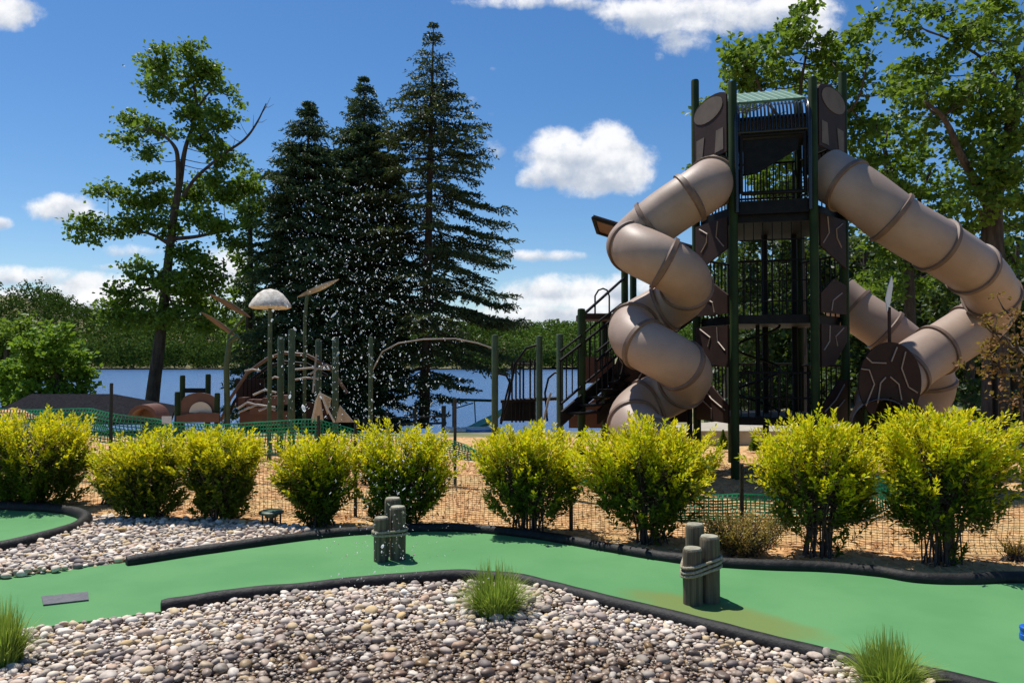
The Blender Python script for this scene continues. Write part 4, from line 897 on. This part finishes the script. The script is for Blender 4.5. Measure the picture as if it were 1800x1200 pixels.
# ceiling panels: dark storey walls at the sides of the cage
for a, b_ in (('bl', 'br'),):
    facepanel(a, b_, [(0.06, zat(262, 12)), (0.94, zat(262, 12)), (0.94, zT), (0.06, zT)], mat='brown_panel', name='back_panel')
for a, b_ in (('l', 'bl'), ('br', 'r')):
    facepanel(a, b_, [(0.06, zat(300, 11.5)), (0.94, zat(300, 11.5)), (0.94, zT), (0.06, zT)], mat='dark_metal', name='back_panel')
mb = MB(); mb.prism([(p_.x, p_.y, zat(205, 10.3)) for p_ in hexp(TR - 0.10)], (0, 0, 0.05)); mb.build('ceiling', 'dark_metal', tower)
# green roof
mb = MB(); A = onface('fl', 'fr', 0.05, zat(166, 10.3), -0.30)[0]; B = onface('fl', 'fr', 0.95, zat(166, 10.3), -0.30)[0]; up = Vector((0, 0.85, 0.40))
mb.prism([A, B, B + up, A + up], (0, -0.012, 0.03))
for i in range(9): q = A.lerp(B, (i + .5) / 9) + Vector((0, 0, 0.03)); mb.tube([q, q + up], 0.012, 6)
mb.build('roof', 'roof_green', tower)
# side panels at the top with tan insets, shade put into their colour
for a, b_, m_ in (('l', 'fl', 0), ('r', 'fr', 1)):
    zb_ = zat(272, 10.7); zp = zat(176, 10.7); ztp = zat(160, 10.7)
    arch = [(0.07, zb_), (0.93, zb_), (0.93, zp)] + [(0.5 + 0.43 * math.cos(s), zp + (ztp - zp) * math.sin(s)) for s in np.linspace(0.2, math.pi - 0.2, 9)] + [(0.07, zp)]
    pn = facepanel(a, b_, arch)
    zc_ = zat(184, 10.7); el = [(0.46 + 0.39 * math.cos(s), zc_ + 0.165 * math.sin(s)) for s in np.linspace(0, 2 * math.pi, 22)[:-1]]
    facepanel(a, b_, el, 0.006, 'shaded_inset', 0.058, 'shaded_inset', parent=pn)
    for t0, t1 in ((0.14, 0.36), (0.64, 0.86)):
        zz0, zz1 = zat(266, 10.7), zat(228, 10.7); facepanel(a, b_, [(t0, zz0), (t1 - 0.06 if t0 < .5 else t1, zz0), (t1, zz1), (t0 + (0.04 if t0 > .5 else 0), zz1)], 0.006, 'shaded_inset', 0.058, 'shaded_inset', parent=pn)
    def lz(y): return zat(y, 10.7)
    facepanel(a, b_, [(0.08, lz(470)), (0.92, lz(440)), (0.92, lz(385)), (0.08, lz(385))], lines=[[(0.2, lz(392)), (0.42, lz(405)), (0.40, lz(420)), (0.25, lz(435))], [(0.7, lz(388)), (0.66, lz(415)), (0.85, lz(435))]])
    facepanel(a, b_, [(0.08, lz(552)), (0.92, lz(552)), (0.92, lz(520)), (0.5, lz(492)), (0.08, lz(500))], lines=[[(0.25, lz(515)), (0.55, lz(530)), (0.6, lz(548))]])
    facepanel(a, b_, [(0.08, lz(600)), (0.5, lz(640)), (0.92, lz(645)), (0.92, lz(572)), (0.08, lz(572))], lines=[[(0.2, lz(576)), (0.48, lz(592)), (0.42, lz(608))], [(0.66, lz(574)), (0.68, lz(600)), (0.86, lz(616))]])
    facepanel(a, b_, [(0.08, lz(742)), (0.92, lz(742)), (0.92, lz(712)), (0.35, lz(668)), (0.08, lz(668))], lines=[[(0.2, lz(676)), (0.5, lz(702)), (0.85, lz(720))], [(0.2, lz(703)), (0.5, lz(720)), (0.5, lz(738))]])

def tube_slide(name, label, ctrl, flanges, r=0.340, par=tower, open_end=False):
    """ctrl: world points of the centre line"""
    c = spline([tuple(p_) for p_ in ctrl], 14); mb = MB(); mb.tube(c, r, 36, caps=False)
    if open_end: mb.tube(c[::-1], r - 0.012, 36, caps=False)
    o = mb.build('tube_slide', 'slide_tan', par, True)
    if not open_end: pass
    tag(o, label)
    # lengths
    dl = np.concatenate([[0], np.cumsum(np.linalg.norm(np.diff(c, axis=0), axis=1))]); f0 = 0.5
    n_f = flanges
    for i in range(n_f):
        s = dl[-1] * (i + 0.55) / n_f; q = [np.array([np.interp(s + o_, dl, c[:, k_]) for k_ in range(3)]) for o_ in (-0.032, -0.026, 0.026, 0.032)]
        mf = MB(); mf.tube(q, [r - 0.006, r + 0.030, r + 0.030, r - 0.006], 40, caps=False); mf.build('flange', 'slide_seam_shadow', o, True)
    return o
# left spiral
HA = P(1159, 500, 10.55); hr = 0.335
cl = []
st_ = onface('l', 'fl', 0.5, zat(306, 10.7), -0.05)[0]; cl.append(st_)
cl.append(P(1232, 335, 10.4)); cl.append(P(1165, 380, 10.5))
phase = [(math.pi - 0.35, 425), (math.pi + 0.25, 450)]
ys_h = np.arange(0, 12.6, 0.7)
a0_ = math.pi - 0.3
for s in np.arange(0, 2 * math.pi * 2.35, 0.52):
    py = 424 + (s / (2 * math.pi)) * 156; a = a0_ + s
    z = zat(py, 10.55); cl.append(Vector((HA.x + hr * 1.08 * math.cos(a), HA.y + hr * 1.25 * math.sin(a), z)))
cl = [p_ for p_ in cl if p_.z > 0.45]; e = cl[-1]; cl.append(Vector((e.x - 0.2, e.y - 0.5, 0.42))); cl.append(Vector((e.x - 0.25, e.y - 0.9, 0.40)))
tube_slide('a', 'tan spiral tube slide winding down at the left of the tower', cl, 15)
# right long slide
st_ = onface('r', 'fr', 0.5, zat(308, 10.7), -0.05)[0]
cl = [st_, P(1508, 338, 10.25), P(1580, 392, 10.1), P(1660, 440, 10.2), P(1722, 485, 10.5), P(1744, 528, 10.9), P(1722, 565, 11.2), P(1672, 600, 11.1), P(1612, 636, 10.9), P(1565, 680, 10.6), P(1553, 722, 10.2), P(1550, 745, 9.8), P(1552, 752, 9.5)]
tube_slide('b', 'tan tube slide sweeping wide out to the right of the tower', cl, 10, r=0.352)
# third, behind
cl = [P(1472, 520, 12.3), P(1500, 542, 12.2), P(1555, 580, 12.0), P(1608, 625, 12.0), P(1638, 672, 12.1), P(1622, 712, 12.2), P(1585, 745, 12.2)]
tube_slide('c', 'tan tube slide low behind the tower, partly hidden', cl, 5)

# supports under the slides
for px, y0, d in [(1146, 700, 10.9), (1212, 690, 10.9), (1748, 600, 11.0)]:
    a_ = P(px, y0, d); mb = MB(); mb.tube([(a_.x, a_.y, -0.05), tuple(a_)], 0.04, 10); mb.build('slide_support', 'dark_metal', tower, True)

# round climbing panel right, with a pale leaf spike
c0 = P(1565, 735, 9.6); t = thing('round_climber', 'dark brown round climbing panel with tan line pattern and a pale leaf spike on top', 'climbing panel', (c0.x, c0.y, 0))
el = [tuple(P(1565 + 55 * math.cos(s), 672 + 71 * math.sin(s), 9.6)) for s in np.linspace(math.pi * 0.68, math.pi * 2.32, 40)]
el += [tuple(P(px, py, 9.6)) for px, py in [(1592, 728), (1585, 708), (1566, 698), (1545, 706), (1537, 728)]]
mb = MB(); mb.prism(el, (0, 0.035, 0)); pn = mb.build('panel', 'brown_panel', t)
for ln in [[(1523, 628), (1533, 637), (1558, 638)], [(1577, 610), (1567, 635)], [(1592, 618), (1585, 647), (1597, 680), (1613, 690)], [(1514, 648), (1528, 650), (1537, 675), (1522, 713)], [(1543, 708), (1548, 673), (1557, 663)], [(1565, 662), (1580, 675), (1585, 703)]]:
    mb = MB(); mb.tube([P(a, b_, 9.585) for a, b_ in ln], 0.009, 6); mb.build('line_inlay', 'tan_line', pn, True)
for px in (1563,):
    a_ = P(px, 540, 9.66); mb = MB(); mb.tube([(a_.x, a_.y, 0), tuple(a_)], 0.02, 10); mb.build('pole', 'brown_panel', t, True)
mb = MB(); ol = [(1560, 548), (1557, 525), (1561, 505), (1568, 484), (1570, 500), (1566, 530)]; mb.prism([P(a, b_, 9.65) for a, b_ in ol], (0, 0.02, 0)); mb.build('leaf_spike', 'white_plastic', t)
for sx in (1522, 1608):
    a_ = P(sx, 690, 9.66); mb = MB(); mb.tube([(a_.x, a_.y, 0), tuple(a_)], 0.03, 10); mb.build('leg', 'post_green', t, True)

# stairs with landing at the left of the tower
c0 = P(1040, 760, 11.6); st = thing('stair_tower', 'dark metal stairs with railings and a brown roofed landing left of the spiral slide', 'playground stairs', (c0.x, c0.y, 0))
def gpost(par, px, top, d, r=0.058, mat='post_green', name='post', bottom=-0.1):
    a_ = P(px, top, d); mb = MB(); mb.lathe([(r, bottom - 0.0), (r, a_.z - 0.03), (r * .85, a_.z - 0.006), (r * .3, a_.z)], (a_.x, a_.y, 0), 14); return mb.build(name, mat, par, True)
for px, top, d in [(1022, 542, 11.3), (1098, 474, 12.6), (1113, 480, 13.2), (1062, 552, 12.6)]: gpost(st, px, top, d)
def prail(par, pts, d, r=0.018, mat='dark_metal', name='handrail'):
    dd = d if isinstance(d, (list, tuple)) else [d] * len(pts)
    mb = MB(); mb.tube([P(a, b_, q) for (a, b_), q in zip(pts, dd)], r, 8); return mb.build(name, mat, par, True)
A, B = P(985, 748, 10.9), P(1092, 655, 12.0)      # stringer
mb = MB(); mb.prism([A, B, B + Vector((0, 0, 0.22)), A + Vector((0, 0, 0.2))], (0.03, 0, 0)); mb.prism([A + Vector((0.55, .3, 0)), B + Vector((0.55, .3, 0)), B + Vector((0.55, .3, 0.22)), A + Vector((0.55, .3, 0.2))], (0.03, 0, 0)); mb.build('stringer', 'dark_metal', st)
mb = MB()
for i in range(7): q = A.lerp(B, (i + 0.5) / 7) + Vector((0.3, 0.15, 0.12)); mb.box(q, (0.62, 0.26, 0.03), 0.8)
mb.build('tread', 'dark_metal', st)
for off in (Vector((0, 0, 0)), Vector((0.55, 0.3, 0))):
    mb = MB(); a1, b1 = A + off + Vector((0, 0, 0.30)), B + off + Vector((0, 0, 0.32)); mb.tube([a1, b1], 0.02, 8); mb.tube([a1 + Vector((0, 0, .62)), b1 + Vector((0, 0, .62))], 0.022, 8); mb.tube([a1 + Vector((0, 0, .75)), b1 + Vector((0, 0, .75))], 0.018, 8)
    for i in range(12): q = a1.lerp(b1, i / 11); mb.tube([q, q + Vector((0, 0, .62))], 0.010, 6)
    mb.build('railing', 'dark_metal', st, True)
prail(st, [(1022, 556), (1060, 522), (1100, 486)], [11.3, 12, 12.6], 0.022)
prail(st, [(1046, 555), (1046, 520), (1052, 510), (1060, 507), (1067, 510), (1071, 520), (1071, 555)], 12.2, 0.014, 'dark_metal', 'hoop')
mb = MB(); mb.box(P(1050, 558, 12.2), (0.62, 0.7, 0.09)); mb.build('landing_roof', 'brown_panel', st)
mb = MB(); q = P(1050, 650, 12.3); mb.box(q, (0.56, 0.03, 0.42)); mb.build('panel', 'rust_panel', st)
mb = MB(); q = P(1050, 590, 12.3)
for i in range(7): mb.tube([P(1030 + 8 * i, 565, 12.3), P(1030 + 8 * i, 628, 12.3)], 0.008, 6)
mb.build('railing', 'dark_metal', st, True)
# big brown side panel behind the spiral, following the stairs, with pattern lines
ol = [(1060, 712), (1082, 640), (1092, 612), (1140, 610), (1200, 640), (1210, 742), (1090, 742), (1060, 742)]
mb = MB(); mb.prism([P(a, b_, 11.75) for a, b_ in ol], (0, 0.03, 0)); pn = mb.build('panel', 'brown_panel', st)
for ln in [[(1080, 617), (1095, 640), (1088, 667), (1055, 678)], [(1128, 655), (1115, 677), (1117, 687)], [(1062, 700), (1077, 698), (1090, 708)]]:
    mb = MB(); mb.tube([P(a, b_, 11.73) for a, b_ in ln], 0.011, 6); mb.build('line_inlay', 'tan_line', pn, True)
mb = MB(); mb.prism([P(a, b_, 11.9) for a, b_ in [(1000, 752), (1000, 738), (1058, 690), (1058, 752)]], (0, 0.03, 0)); mb.build('panel', 'rust_panel', st)
# upper flight from the landing to the tower's middle deck
A, B = P(1112, 640, 12.4), P(1235, 552, 12.2)
mb = MB(); mb.prism([A, B, B + Vector((0, 0, 0.2)), A + Vector((0, 0, 0.2))], (0, 0.03, 0)); mb.build('stringer', 'dark_metal', st)
mb = MB(); mb.tube([A + Vector((0, 0, .8)), B + Vector((0, 0, .8))], .02, 8)
for i in range(16): q = A.lerp(B, i / 15); mb.tube([q, q + Vector((0, 0, .8))], 0.011, 6)
mb.build('railing', 'dark_metal', st, True)
# slanting shade board behind the spiral slide
mb = MB(); a_, b_ = P(1043, 383, 12.0), P(1228, 440, 11.6); wv = Vector((0.12, 0.42, -0.16))
mb.prism([a_, b_, b_ + wv, a_ + wv], (0, 0.0, 0.05)); sb = mb.build('shade_board', 'rust_panel', tower)
mb = MB(); mb.tube([a_, b_], 0.035, 8); mb.tube([a_ + wv, b_ + wv], 0.03, 8); mb.tube([a_, a_ + wv], 0.035, 8); mb.build('board_frame', 'dark_metal', sb, True)

# posts and bars left of the stairs
c0 = P(925, 745, 12.0); cb = thing('climbing_frame', 'green posts with dark hoops and bars between the lake view and the stairs', 'climbing frame', (c0.x, c0.y, 0))
for px, top, d in [(870, 588, 11.6), (948, 590, 11.9), (984, 587, 11.4)]: gpost(cb, px, top, d, 0.05, 'post_mossy')
prail(cb, [(876, 656), (890, 660), (896, 672), (890, 695), (880, 740)], 11.8, 0.016, name='hoop')
prail(cb, [(962, 740), (958, 690), (964, 665), (975, 655), (984, 655)], 11.8, 0.016, name='hoop')
prail(cb, [(955, 742), (963, 706), (968, 690)], 11.3, 0.018, 'pale_rail', 'handrail')
prail(cb, [(880, 745), (893, 705), (905, 640), (925, 612), (945, 606)], 11.9, 0.02, name='hoop')
mb = MB()
for px in (900, 907, 914, 920, 932, 940): mb.tube([P(px, 628 + (px % 7) * 2, 12.3), P(px, 742, 12.3)], 0.015, 6)
mb.tube([P(898, 640, 12.3), P(942, 640, 12.3)], .018, 6); mb.tube([P(880, 705, 12.3), P(980, 700, 12.3)], .03, 6); mb.build('railing', 'dark_metal', cb, True)
mb = MB(); mb.box(P(912, 722, 12.4), (0.55, 0.05, 0.32)); mb.build('panel', 'dark_metal', cb)
# overhead arch
c0 = P(760, 745, 12.0); oa = thing('overhead_arch', 'thin pale arched pipe spanning in front of the tallest spruce', 'arched pipe', (c0.x, c0.y, 0))
prail(oa, [(655, 650), (672, 618), (700, 603), (745, 596), (800, 595), (840, 603), (866, 612)], 11.8, 0.010, 'pale_rail', 'arch')
gpost(oa, 652, 592, 11.8, 0.035, 'post_mossy')

# ------------------------------------------------------------------ left playground group
c0 = P(345, 745, 13.0); q = thing('play_panel_house', 'low brown play house front with a cream half moon, between green posts', 'play house', (c0.x, c0.y, 0))
for px, top, d in [(312, 688, 12.9), (321, 659, 13.3), (366, 657, 13.3), (382, 690, 12.9)]: gpost(q, px, top, d, 0.045)
ol = [(318, 742), (318, 705)] + [(350 - 30 * math.cos(s), 705 - 15 * math.sin(s)) for s in np.linspace(0.1, math.pi - .1, 12)] + [(384, 705), (384, 742)]
mb = MB(); mb.prism([P(a, b_, 12.9) for a, b_ in ol], (0, 0.03, 0)); pn = mb.build('panel', 'rust_panel', q)
mb = MB(); mb.prism([P(353 - 20 * math.cos(s), 725 - 19 * math.sin(s), 12.88) for s in np.linspace(0, math.pi, 20)], (0, -0.012, 0)); mb.build('half_moon', 'cream', pn)
mb = MB(); mb.prism([P(a, b_, 12.8) for a, b_ in [(310, 742), (310, 731), (350, 724), (385, 726), (385, 742)]], (0, 0.03, 0)); mb.build('ledge', 'rust_panel', q)
mb = MB(); mb.box(P(344, 686, 13.3), (0.42, 0.04, 0.08)); mb.build('crossbar', 'dark_metal', q)
# splash dome
c0 = P(475, 745, 12.5); q = thing('mushroom_dome', 'pale stone textured mushroom dome on a dark pole in front of the spruces', 'dome', (c0.x, c0.y, 0))
cc = P(475, 540, 12.5); k = m_per_px(12.5); mb = MB()
prof_ = [(0.01, -0.02), (30 * k, -0.025), (36 * k, 0.0), (35.5 * k, 4 * k), (30 * k, 13 * k), (21 * k, 24 * k), (12 * k, 30 * k), (0.005, 32.5 * k)]
mb.lathe(prof_, cc, 32); mb.build('dome', 'stone_dome', q, True); mb = MB(); mb.tube([(cc.x, cc.y, 0), tuple(cc)], 0.035, 10); mb.build('pole', 'post_mossy', q, True)
# leaf sculpture
def petal(par, a, b_, wpx, d, mat='petal_brown'):
    A, B = P(*a, d), P(*b_, d); ax = (B - A); n_ = Vector((0, 1, 0)); sdv = ax.cross(n_).normalized() * wpx * m_per_px(d); pts = []
    for s in np.linspace(0, 1, 12): pts.append(A.lerp(B, s) + sdv * math.sin(s * math.pi) ** 0.8)
    for s in np.linspace(1, 0, 12)[1:-1]: pts.append(A.lerp(B, s) - sdv * math.sin(s * math.pi) ** 0.8 + Vector((0, 0.10, 0)) * math.sin(s * math.pi))
    mb = MB(); mb.prism(pts, (0, 0.03, 0)); mb.build('petal', mat, par)
c0 = P(405, 745, 13.0); q = thing('leaf_sculpture', 'brown two petal leaf sculpture on a green stalk left of the pale dome', 'leaf sculpture', (c0.x, c0.y, 0))
petal(q, (366, 516), (440, 558), 5.5, 13.0); petal(q, (352, 548), (418, 594), 5, 13.1); prail(q, [(400, 760), (398, 640), (404, 600), (418, 590)], 13.0, 0.05, 'post_mossy', 'stalk'); prail(q, [(398, 640), (402, 590), (430, 556)], 13.05, 0.025, 'post_mossy', 'stalk')
c0 = P(535, 745, 13.2); q = thing('leaf_sculpture', 'single petal leaf sculpture pointing up to the right, right of the pale dome', 'leaf sculpture', (c0.x, c0.y, 0))
petal(q, (522, 522), (596, 490), 4, 13.2, 'pale_rail'); prail(q, [(535, 760), (536, 560), (540, 518)], 13.2, 0.03, 'post_mossy', 'stalk')
# low play structure with curved bridge
c0 = P(500, 750, 13.6); q = thing('play_bridge', 'brown low play structure with an arched bridge and pale curved rails under the dome', 'play structure', (c0.x, c0.y, 0))
for px, top, d in [(494, 592, 13.0), (513, 578, 12.7), (560, 596, 13.6), (590, 592, 13.2)]: gpost(q, px, top, d, 0.055, 'post_mossy')
prail(q, [(388, 740), (405, 700), (435, 655), (470, 630), (500, 620), (540, 624), (580, 645), (610, 690)], 13.5, 0.030, 'petal_brown', 'arch')
prail(q, [(395, 745), (412, 706), (440, 668), (472, 644), (500, 636), (540, 640), (575, 660)], 13.9, 0.03, 'dark_metal', 'arch')
for i, (a, b_) in enumerate([((418, 718), (452, 712)), ((420, 724), (484, 716)), ((445, 694), (486, 690)), ((455, 722), (484, 721))]): prail(q, [a, ((a[0] + b_[0]) / 2, min(a[1], b_[1]) - 5), b_], 12.9, 0.018, 'pale_rail', 'curved_rail')
for a, b_ in [((476, 666), (490, 664)), ((512, 650), (580, 649)), ((515, 668), (560, 665)), ((545, 658), (575, 640)), ((550, 690), (556, 622)), ((430, 652), (458, 652))]: prail(q, [a, ((a[0] + b_[0]) / 2, (a[1] + b_[1]) / 2 - 3), b_], 12.9, 0.016, 'pale_rail', 'curved_rail')
mb = MB()
for i in range(6): mb.box(P(430 + i * 14, 706 + 4 * math.sin(i), 13.5), (0.12, 0.3, 0.16))
mb.build('plank', 'rust_panel', q)
mb = MB(); mb.box(P(470, 735, 13.4), (0.95, 0.04, 0.25)); mb.build('panel', 'rust_panel', q)
mb = MB(); mb.box(P(455, 722, 13.3), (0.30, 0.05, 0.12)); mb.build('panel', 'rust_panel', q)
mb = MB(); mb.box(P(560, 722, 13.4), (0.55, 0.04, 0.30)); mb.build('panel', 'brown_panel', q)
mb = MB(); mb.box(P(440, 690, 13.8), (0.5, 0.04, 0.5)); mb.build('panel', 'brown_panel', q)
mb = MB()
for i in range(9): mb.tube([P(428 + i * 7, 655, 13.7), P(428 + i * 7, 705, 13.7)], 0.010, 5)
mb.build('railing', 'dark_metal', q, True)
# little tent-like climber
c0 = P(580, 745, 12.2); q = thing('tent_climber', 'pale grey folded climbing wedge standing right of the brown play bridge', 'climber', (c0.x, c0.y, 0))
for (a, b_, c_, dd) in [((548, 740), (562, 690), (568, 740), 12.2), ((562, 690), (582, 700), (575, 728), 12.3), ((590, 742), (597, 712), (622, 742), 12.1)]:
    mb = MB(); mb.prism([P(*a, dd), P(*b_, dd), P(*c_, dd + 0.3)], (0, 0.03, 0)); mb.build('side', 'pale_rail', q)
prail(q, [(548, 742), (556, 705), (562, 688), (574, 716), (588, 742)], 12.15, 0.016, 'cream', 'frame')
# dark spring rider / hut right of the small house
c0 = P(268, 745, 14); q = thing('arched_tunnel', 'rust brown arched tunnel opening beside the dark roof', 'tunnel', (c0.x, c0.y, 0))
ou = [(250 - 26 * math.cos(s), 735 - 24 * math.sin(s)) for s in np.linspace(0, math.pi, 18)]; inn = [(250 - 19 * math.cos(s), 735 - 17 * math.sin(s)) for s in np.linspace(math.pi, 0, 18)]
mb = MB(); mb.prism([P(a, b_, 13.6) for a, b_ in ou + inn], (0, 0.5, 0)); mb.build('arch', 'rust_panel', q)
mb = MB(); mb.prism([P(a, b_, 13.95) for a, b_ in inn], (0, 0.03, 0)); mb.build('back_panel', 'petal_brown', q)

# ------------------------------------------------------------------ waterfront
q0 = P(160, 735, 19); hut = thing('pavilion', 'low pavilion with a dark shingle roof at the left, under the maple', 'pavilion', (q0.x, q0.y, -0.9))
zr, ze = P(165, 693, 19).z, P(165, 727, 17).z
r1, r2 = P(55, 694, 19.3), P(200, 693, 19.3); r1.z = r2.z = zr
e1 = P(-30, 730, 17.2); e2 = P(300, 741, 16.8); e3 = P(310, 712, 22); e4 = P(10, 712, 22)
for e_ in (e1, e2, e3, e4): e_.z = e2.z + 0.03
V = [e1, e2, e3, e4, r1, r2]; V = V + [v_ - Vector((0, 0, 0.10)) for v_ in V]
Fc = [(0, 1, 5, 4), (1, 2, 5), (2, 3, 4, 5), (3, 0, 4), (6, 7, 8, 9), (0, 6, 7, 1), (1, 7, 8, 2), (2, 8, 9, 3), (3, 9, 6, 0)]
mb = MB(); mb.add(V, Fc); mb.build('roof', 'shingle', hut)
for e_ in (e1, e2, e3, e4):
    c_ = e_.lerp((e1 + e2 + e3 + e4) / 4, 0.08); mb = MB(); mb.tube([(c_.x, c_.y, -1.6), (c_.x, c_.y, e_.z)], 0.06, 8); mb.build('post', 'fence_post', hut, True)
c_ = P(22, 722, 15); t = thing('beach_umbrella', 'white and orange beach umbrella at the left edge behind the first bush', 'umbrella', (c_.x, c_.y, -0.2))
mb = MB(); mb.lathe([(0.42, -0.14), (0.30, -0.05), (0.15, 0.03), (0.01, 0.06)], c_, 16); mb.build('canopy', 'orange_cloth', t, True)
mb = MB(); mb.tube([(c_.x, c_.y, -0.2), tuple(c_)], 0.015, 8); mb.build('pole', 'white_plastic', t, True)
a_ = P(18, 742, 16.2); a_.z = max(a_.z, 0.06); mb = MB(); mb.prism([a_ + Vector((-1.4, -.4, 0)), a_ + Vector((0.4, -.4, 0)), a_ + Vector((0.5, .5, .05)), a_ + Vector((-1.3, .6, .08))], (0, 0, 0.06)); tag(mb.build('folded_tarp', 'blue_tarp'), 'folded blue tarp beside the beach umbrella at the left edge', 'tarp')

def kayak(label, c_, L, wd, h, rz, mat, tilt=0):
    mb = MB(); V = []; Fc = []; n = 15; sg = 10
    for i in range(n):
        s = -1 + 2 * i / (n - 1); w = wd * (1 - abs(s) ** 2.4) ** 0.8 + 0.004; hh = h * (0.55 + 0.45 * (1 - s * s))
        for k_ in range(sg):
            a = 2 * math.pi * k_ / sg; V.append((s * L / 2, math.cos(a) * w, math.sin(a) * hh * 0.5 + 0.10 * abs(s) ** 3 + h * .5))
    for i in range(n - 1):
        for k_ in range(sg): Fc.append((i * sg + k_, i * sg + (k_ + 1) % sg, (i + 1) * sg + (k_ + 1) % sg, (i + 1) * sg + k_))
    rm = Matrix.Rotation(rz, 3, 'Z') @ Matrix.Rotation(tilt, 3, 'Y'); V = [rm @ Vector(v_) + Vector(c_) for v_ in V]; Fc += [tuple(range(sg)), tuple((n - 1) * sg + k_ for k_ in range(sg))]
    mb.add(V, Fc); return tag(mb.build('kayak', mat, smooth=True), label, 'kayak', 'boats on the shore')
def gz(px, py, d): a_ = P(px, py, d); return a_
kayak('white kayak on the shore in the gap between the bushes', gz(826, 764, 24), 1.6, 0.28, 0.25, 0.25, 'kayak_white')
kayak('pale green kayak leaning up in the gap between the bushes', gz(850, 752, 25), 1.6, 0.30, 0.28, 0.1, 'kayak_green', -0.45)
kayak('blue kayak lying low in the gap between the bushes', gz(850, 767, 23.5), 1.1, 0.24, 0.2, 0.3, 'blue_tarp')
# shore railing
c0 = P(800, 760, 26); t = thing('shore_railing', 'dark pipe railing at the water edge in the gap between the bushes', 'railing', (c0.x, c0.y, c0.z))
for px, top in [(798, 698), (868, 703)]: prail(t, [(px, 768), (px, top)], 26, 0.06, 'fixture_green', 'post')
prail(t, [(798, 702), (868, 704)], 26, 0.045, 'fixture_green', 'rail'); prail(t, [(798, 718), (832, 708)], 26, 0.02, 'fixture_green', 'brace')
prail(t, [(834, 704), (836, 745)], 26, 0.02, 'fixture_green', 'brace')
# low dark fence under the spruces
c0 = P(700, 760, 24); t = thing('dock_fence', 'low dark wooden fence at the shore under the tallest spruce', 'fence', (c0.x, c0.y, c0.z))
for px, top in [(640, 728), (680, 722), (730, 718), (780, 713)]: prail(t, [(px, 775), (px, top)], 24, 0.07, 'fence_post', 'post')
for y_ in (733, 745): prail(t, [(640, y_), (700, y_ + 1), (785, y_ - 2)], 24, 0.035, 'fence_post', 'rail')
# beach strip seen in the gap
# pale concrete wall behind the tower and small spruces
a_, b_ = P(1150, 783, 14.6), P(1760, 783, 14.6); zt_ = P(1250, 757, 14.6).z
mb = MB(); mb.box(((a_.x + b_.x) / 2, 14.7, (zt_ - 0.2) / 2), (b_.x - a_.x, 0.2, zt_ + 0.2)); tag(mb.build('low_wall', 'concrete'), 'low pale concrete wall behind the foot of the play tower', 'wall')
def tiny(label, px, py, top, d, hw_, seed):
    random.seed(seed); b0 = P(px, py, d); tp_ = P(px, top, d); t = thing('small_spruce', label, 'spruce', b0, 'small young spruces by the wall'); mb = MB(); mb.tube([b0, tp_], [0.02, 0.004], 6); mb.build('trunk', 'spruce_bark', t, True)
    cen = []; dr = []
    for i in range(1400):
        f = random.random() ** 0.7; a = random.uniform(0, 6.28); r = hw_ * m_per_px(d) * f * random.uniform(0.2, 1); cen.append(tp_.lerp(b0, f) + Vector((math.cos(a) * r, math.sin(a) * r, 0))); dr.append(Vector((math.cos(a), math.sin(a), random.uniform(-.2, .6))))
    L = rng.uniform(0.03, 0.06, 1400); V_, F_ = quads(np.array(cen), np.array(dr), rdir(1400, .5), L, L * .3); link_np('crown', V_, F_, 'woods_leaf', t)
tiny('small young spruce seen left of the front tower post', 1271, 790, 755, 13.6, 13, 1); tiny('small young spruce seen right of the front tower post', 1326, 792, 762, 13.4, 12, 2)

# ------------------------------------------------------------------ sprinkler spray
n = 3000; T, TF = ico(1)
px = np.concatenate([rng.normal(580, 75, n // 2), rng.normal(690, 80, n // 2)]); t_ = rng.random(n)
py = 300 + 440 * rng.beta(1.5, 1.5, n); k_ = rng.random(n) < 0.24; py[k_] = rng.uniform(700, 1060, k_.sum()); px[k_] = rng.normal(685, 60, k_.sum())
sel = (np.abs(px - 620 - (py - 500) * 0.12) < 185 * (0.35 + 0.65 * np.clip((py - 270) / 300, 0, 1))); px, py = px[sel], py[sel]; n = len(px)
dd = rng.uniform(2.6, 4.3, n); dd = np.where(py > 900, rng.uniform(3.0, 4.2, n), dd)
pos = np.array([tuple(P(a, b_, c_)) for a, b_, c_ in zip(px, py, dd)]); sz = rng.lognormal(0, 0.5, n) * 0.0014
sc = np.stack([sz, sz, sz * rng.uniform(1.0, 2.0, n)], 1); VV = T[None] * sc[:, None, :] ; sh = rng.normal(0.0, 0.5, n); VV[:, :, 0] += VV[:, :, 2] * sh[:, None]
VV = VV + pos[:, None, :]; FF = (TF[None] + (np.arange(n) * len(T))[:, None, None]).reshape(-1, 3)
tag(link_np('water_spray', VV.reshape(-1, 3), FF, 'water_drop', smooth=True, base=False), 'white sprinkler droplets flying in front of the spruces and bushes', 'water spray', kind='stuff')
print('objects', len(bpy.data.objects))
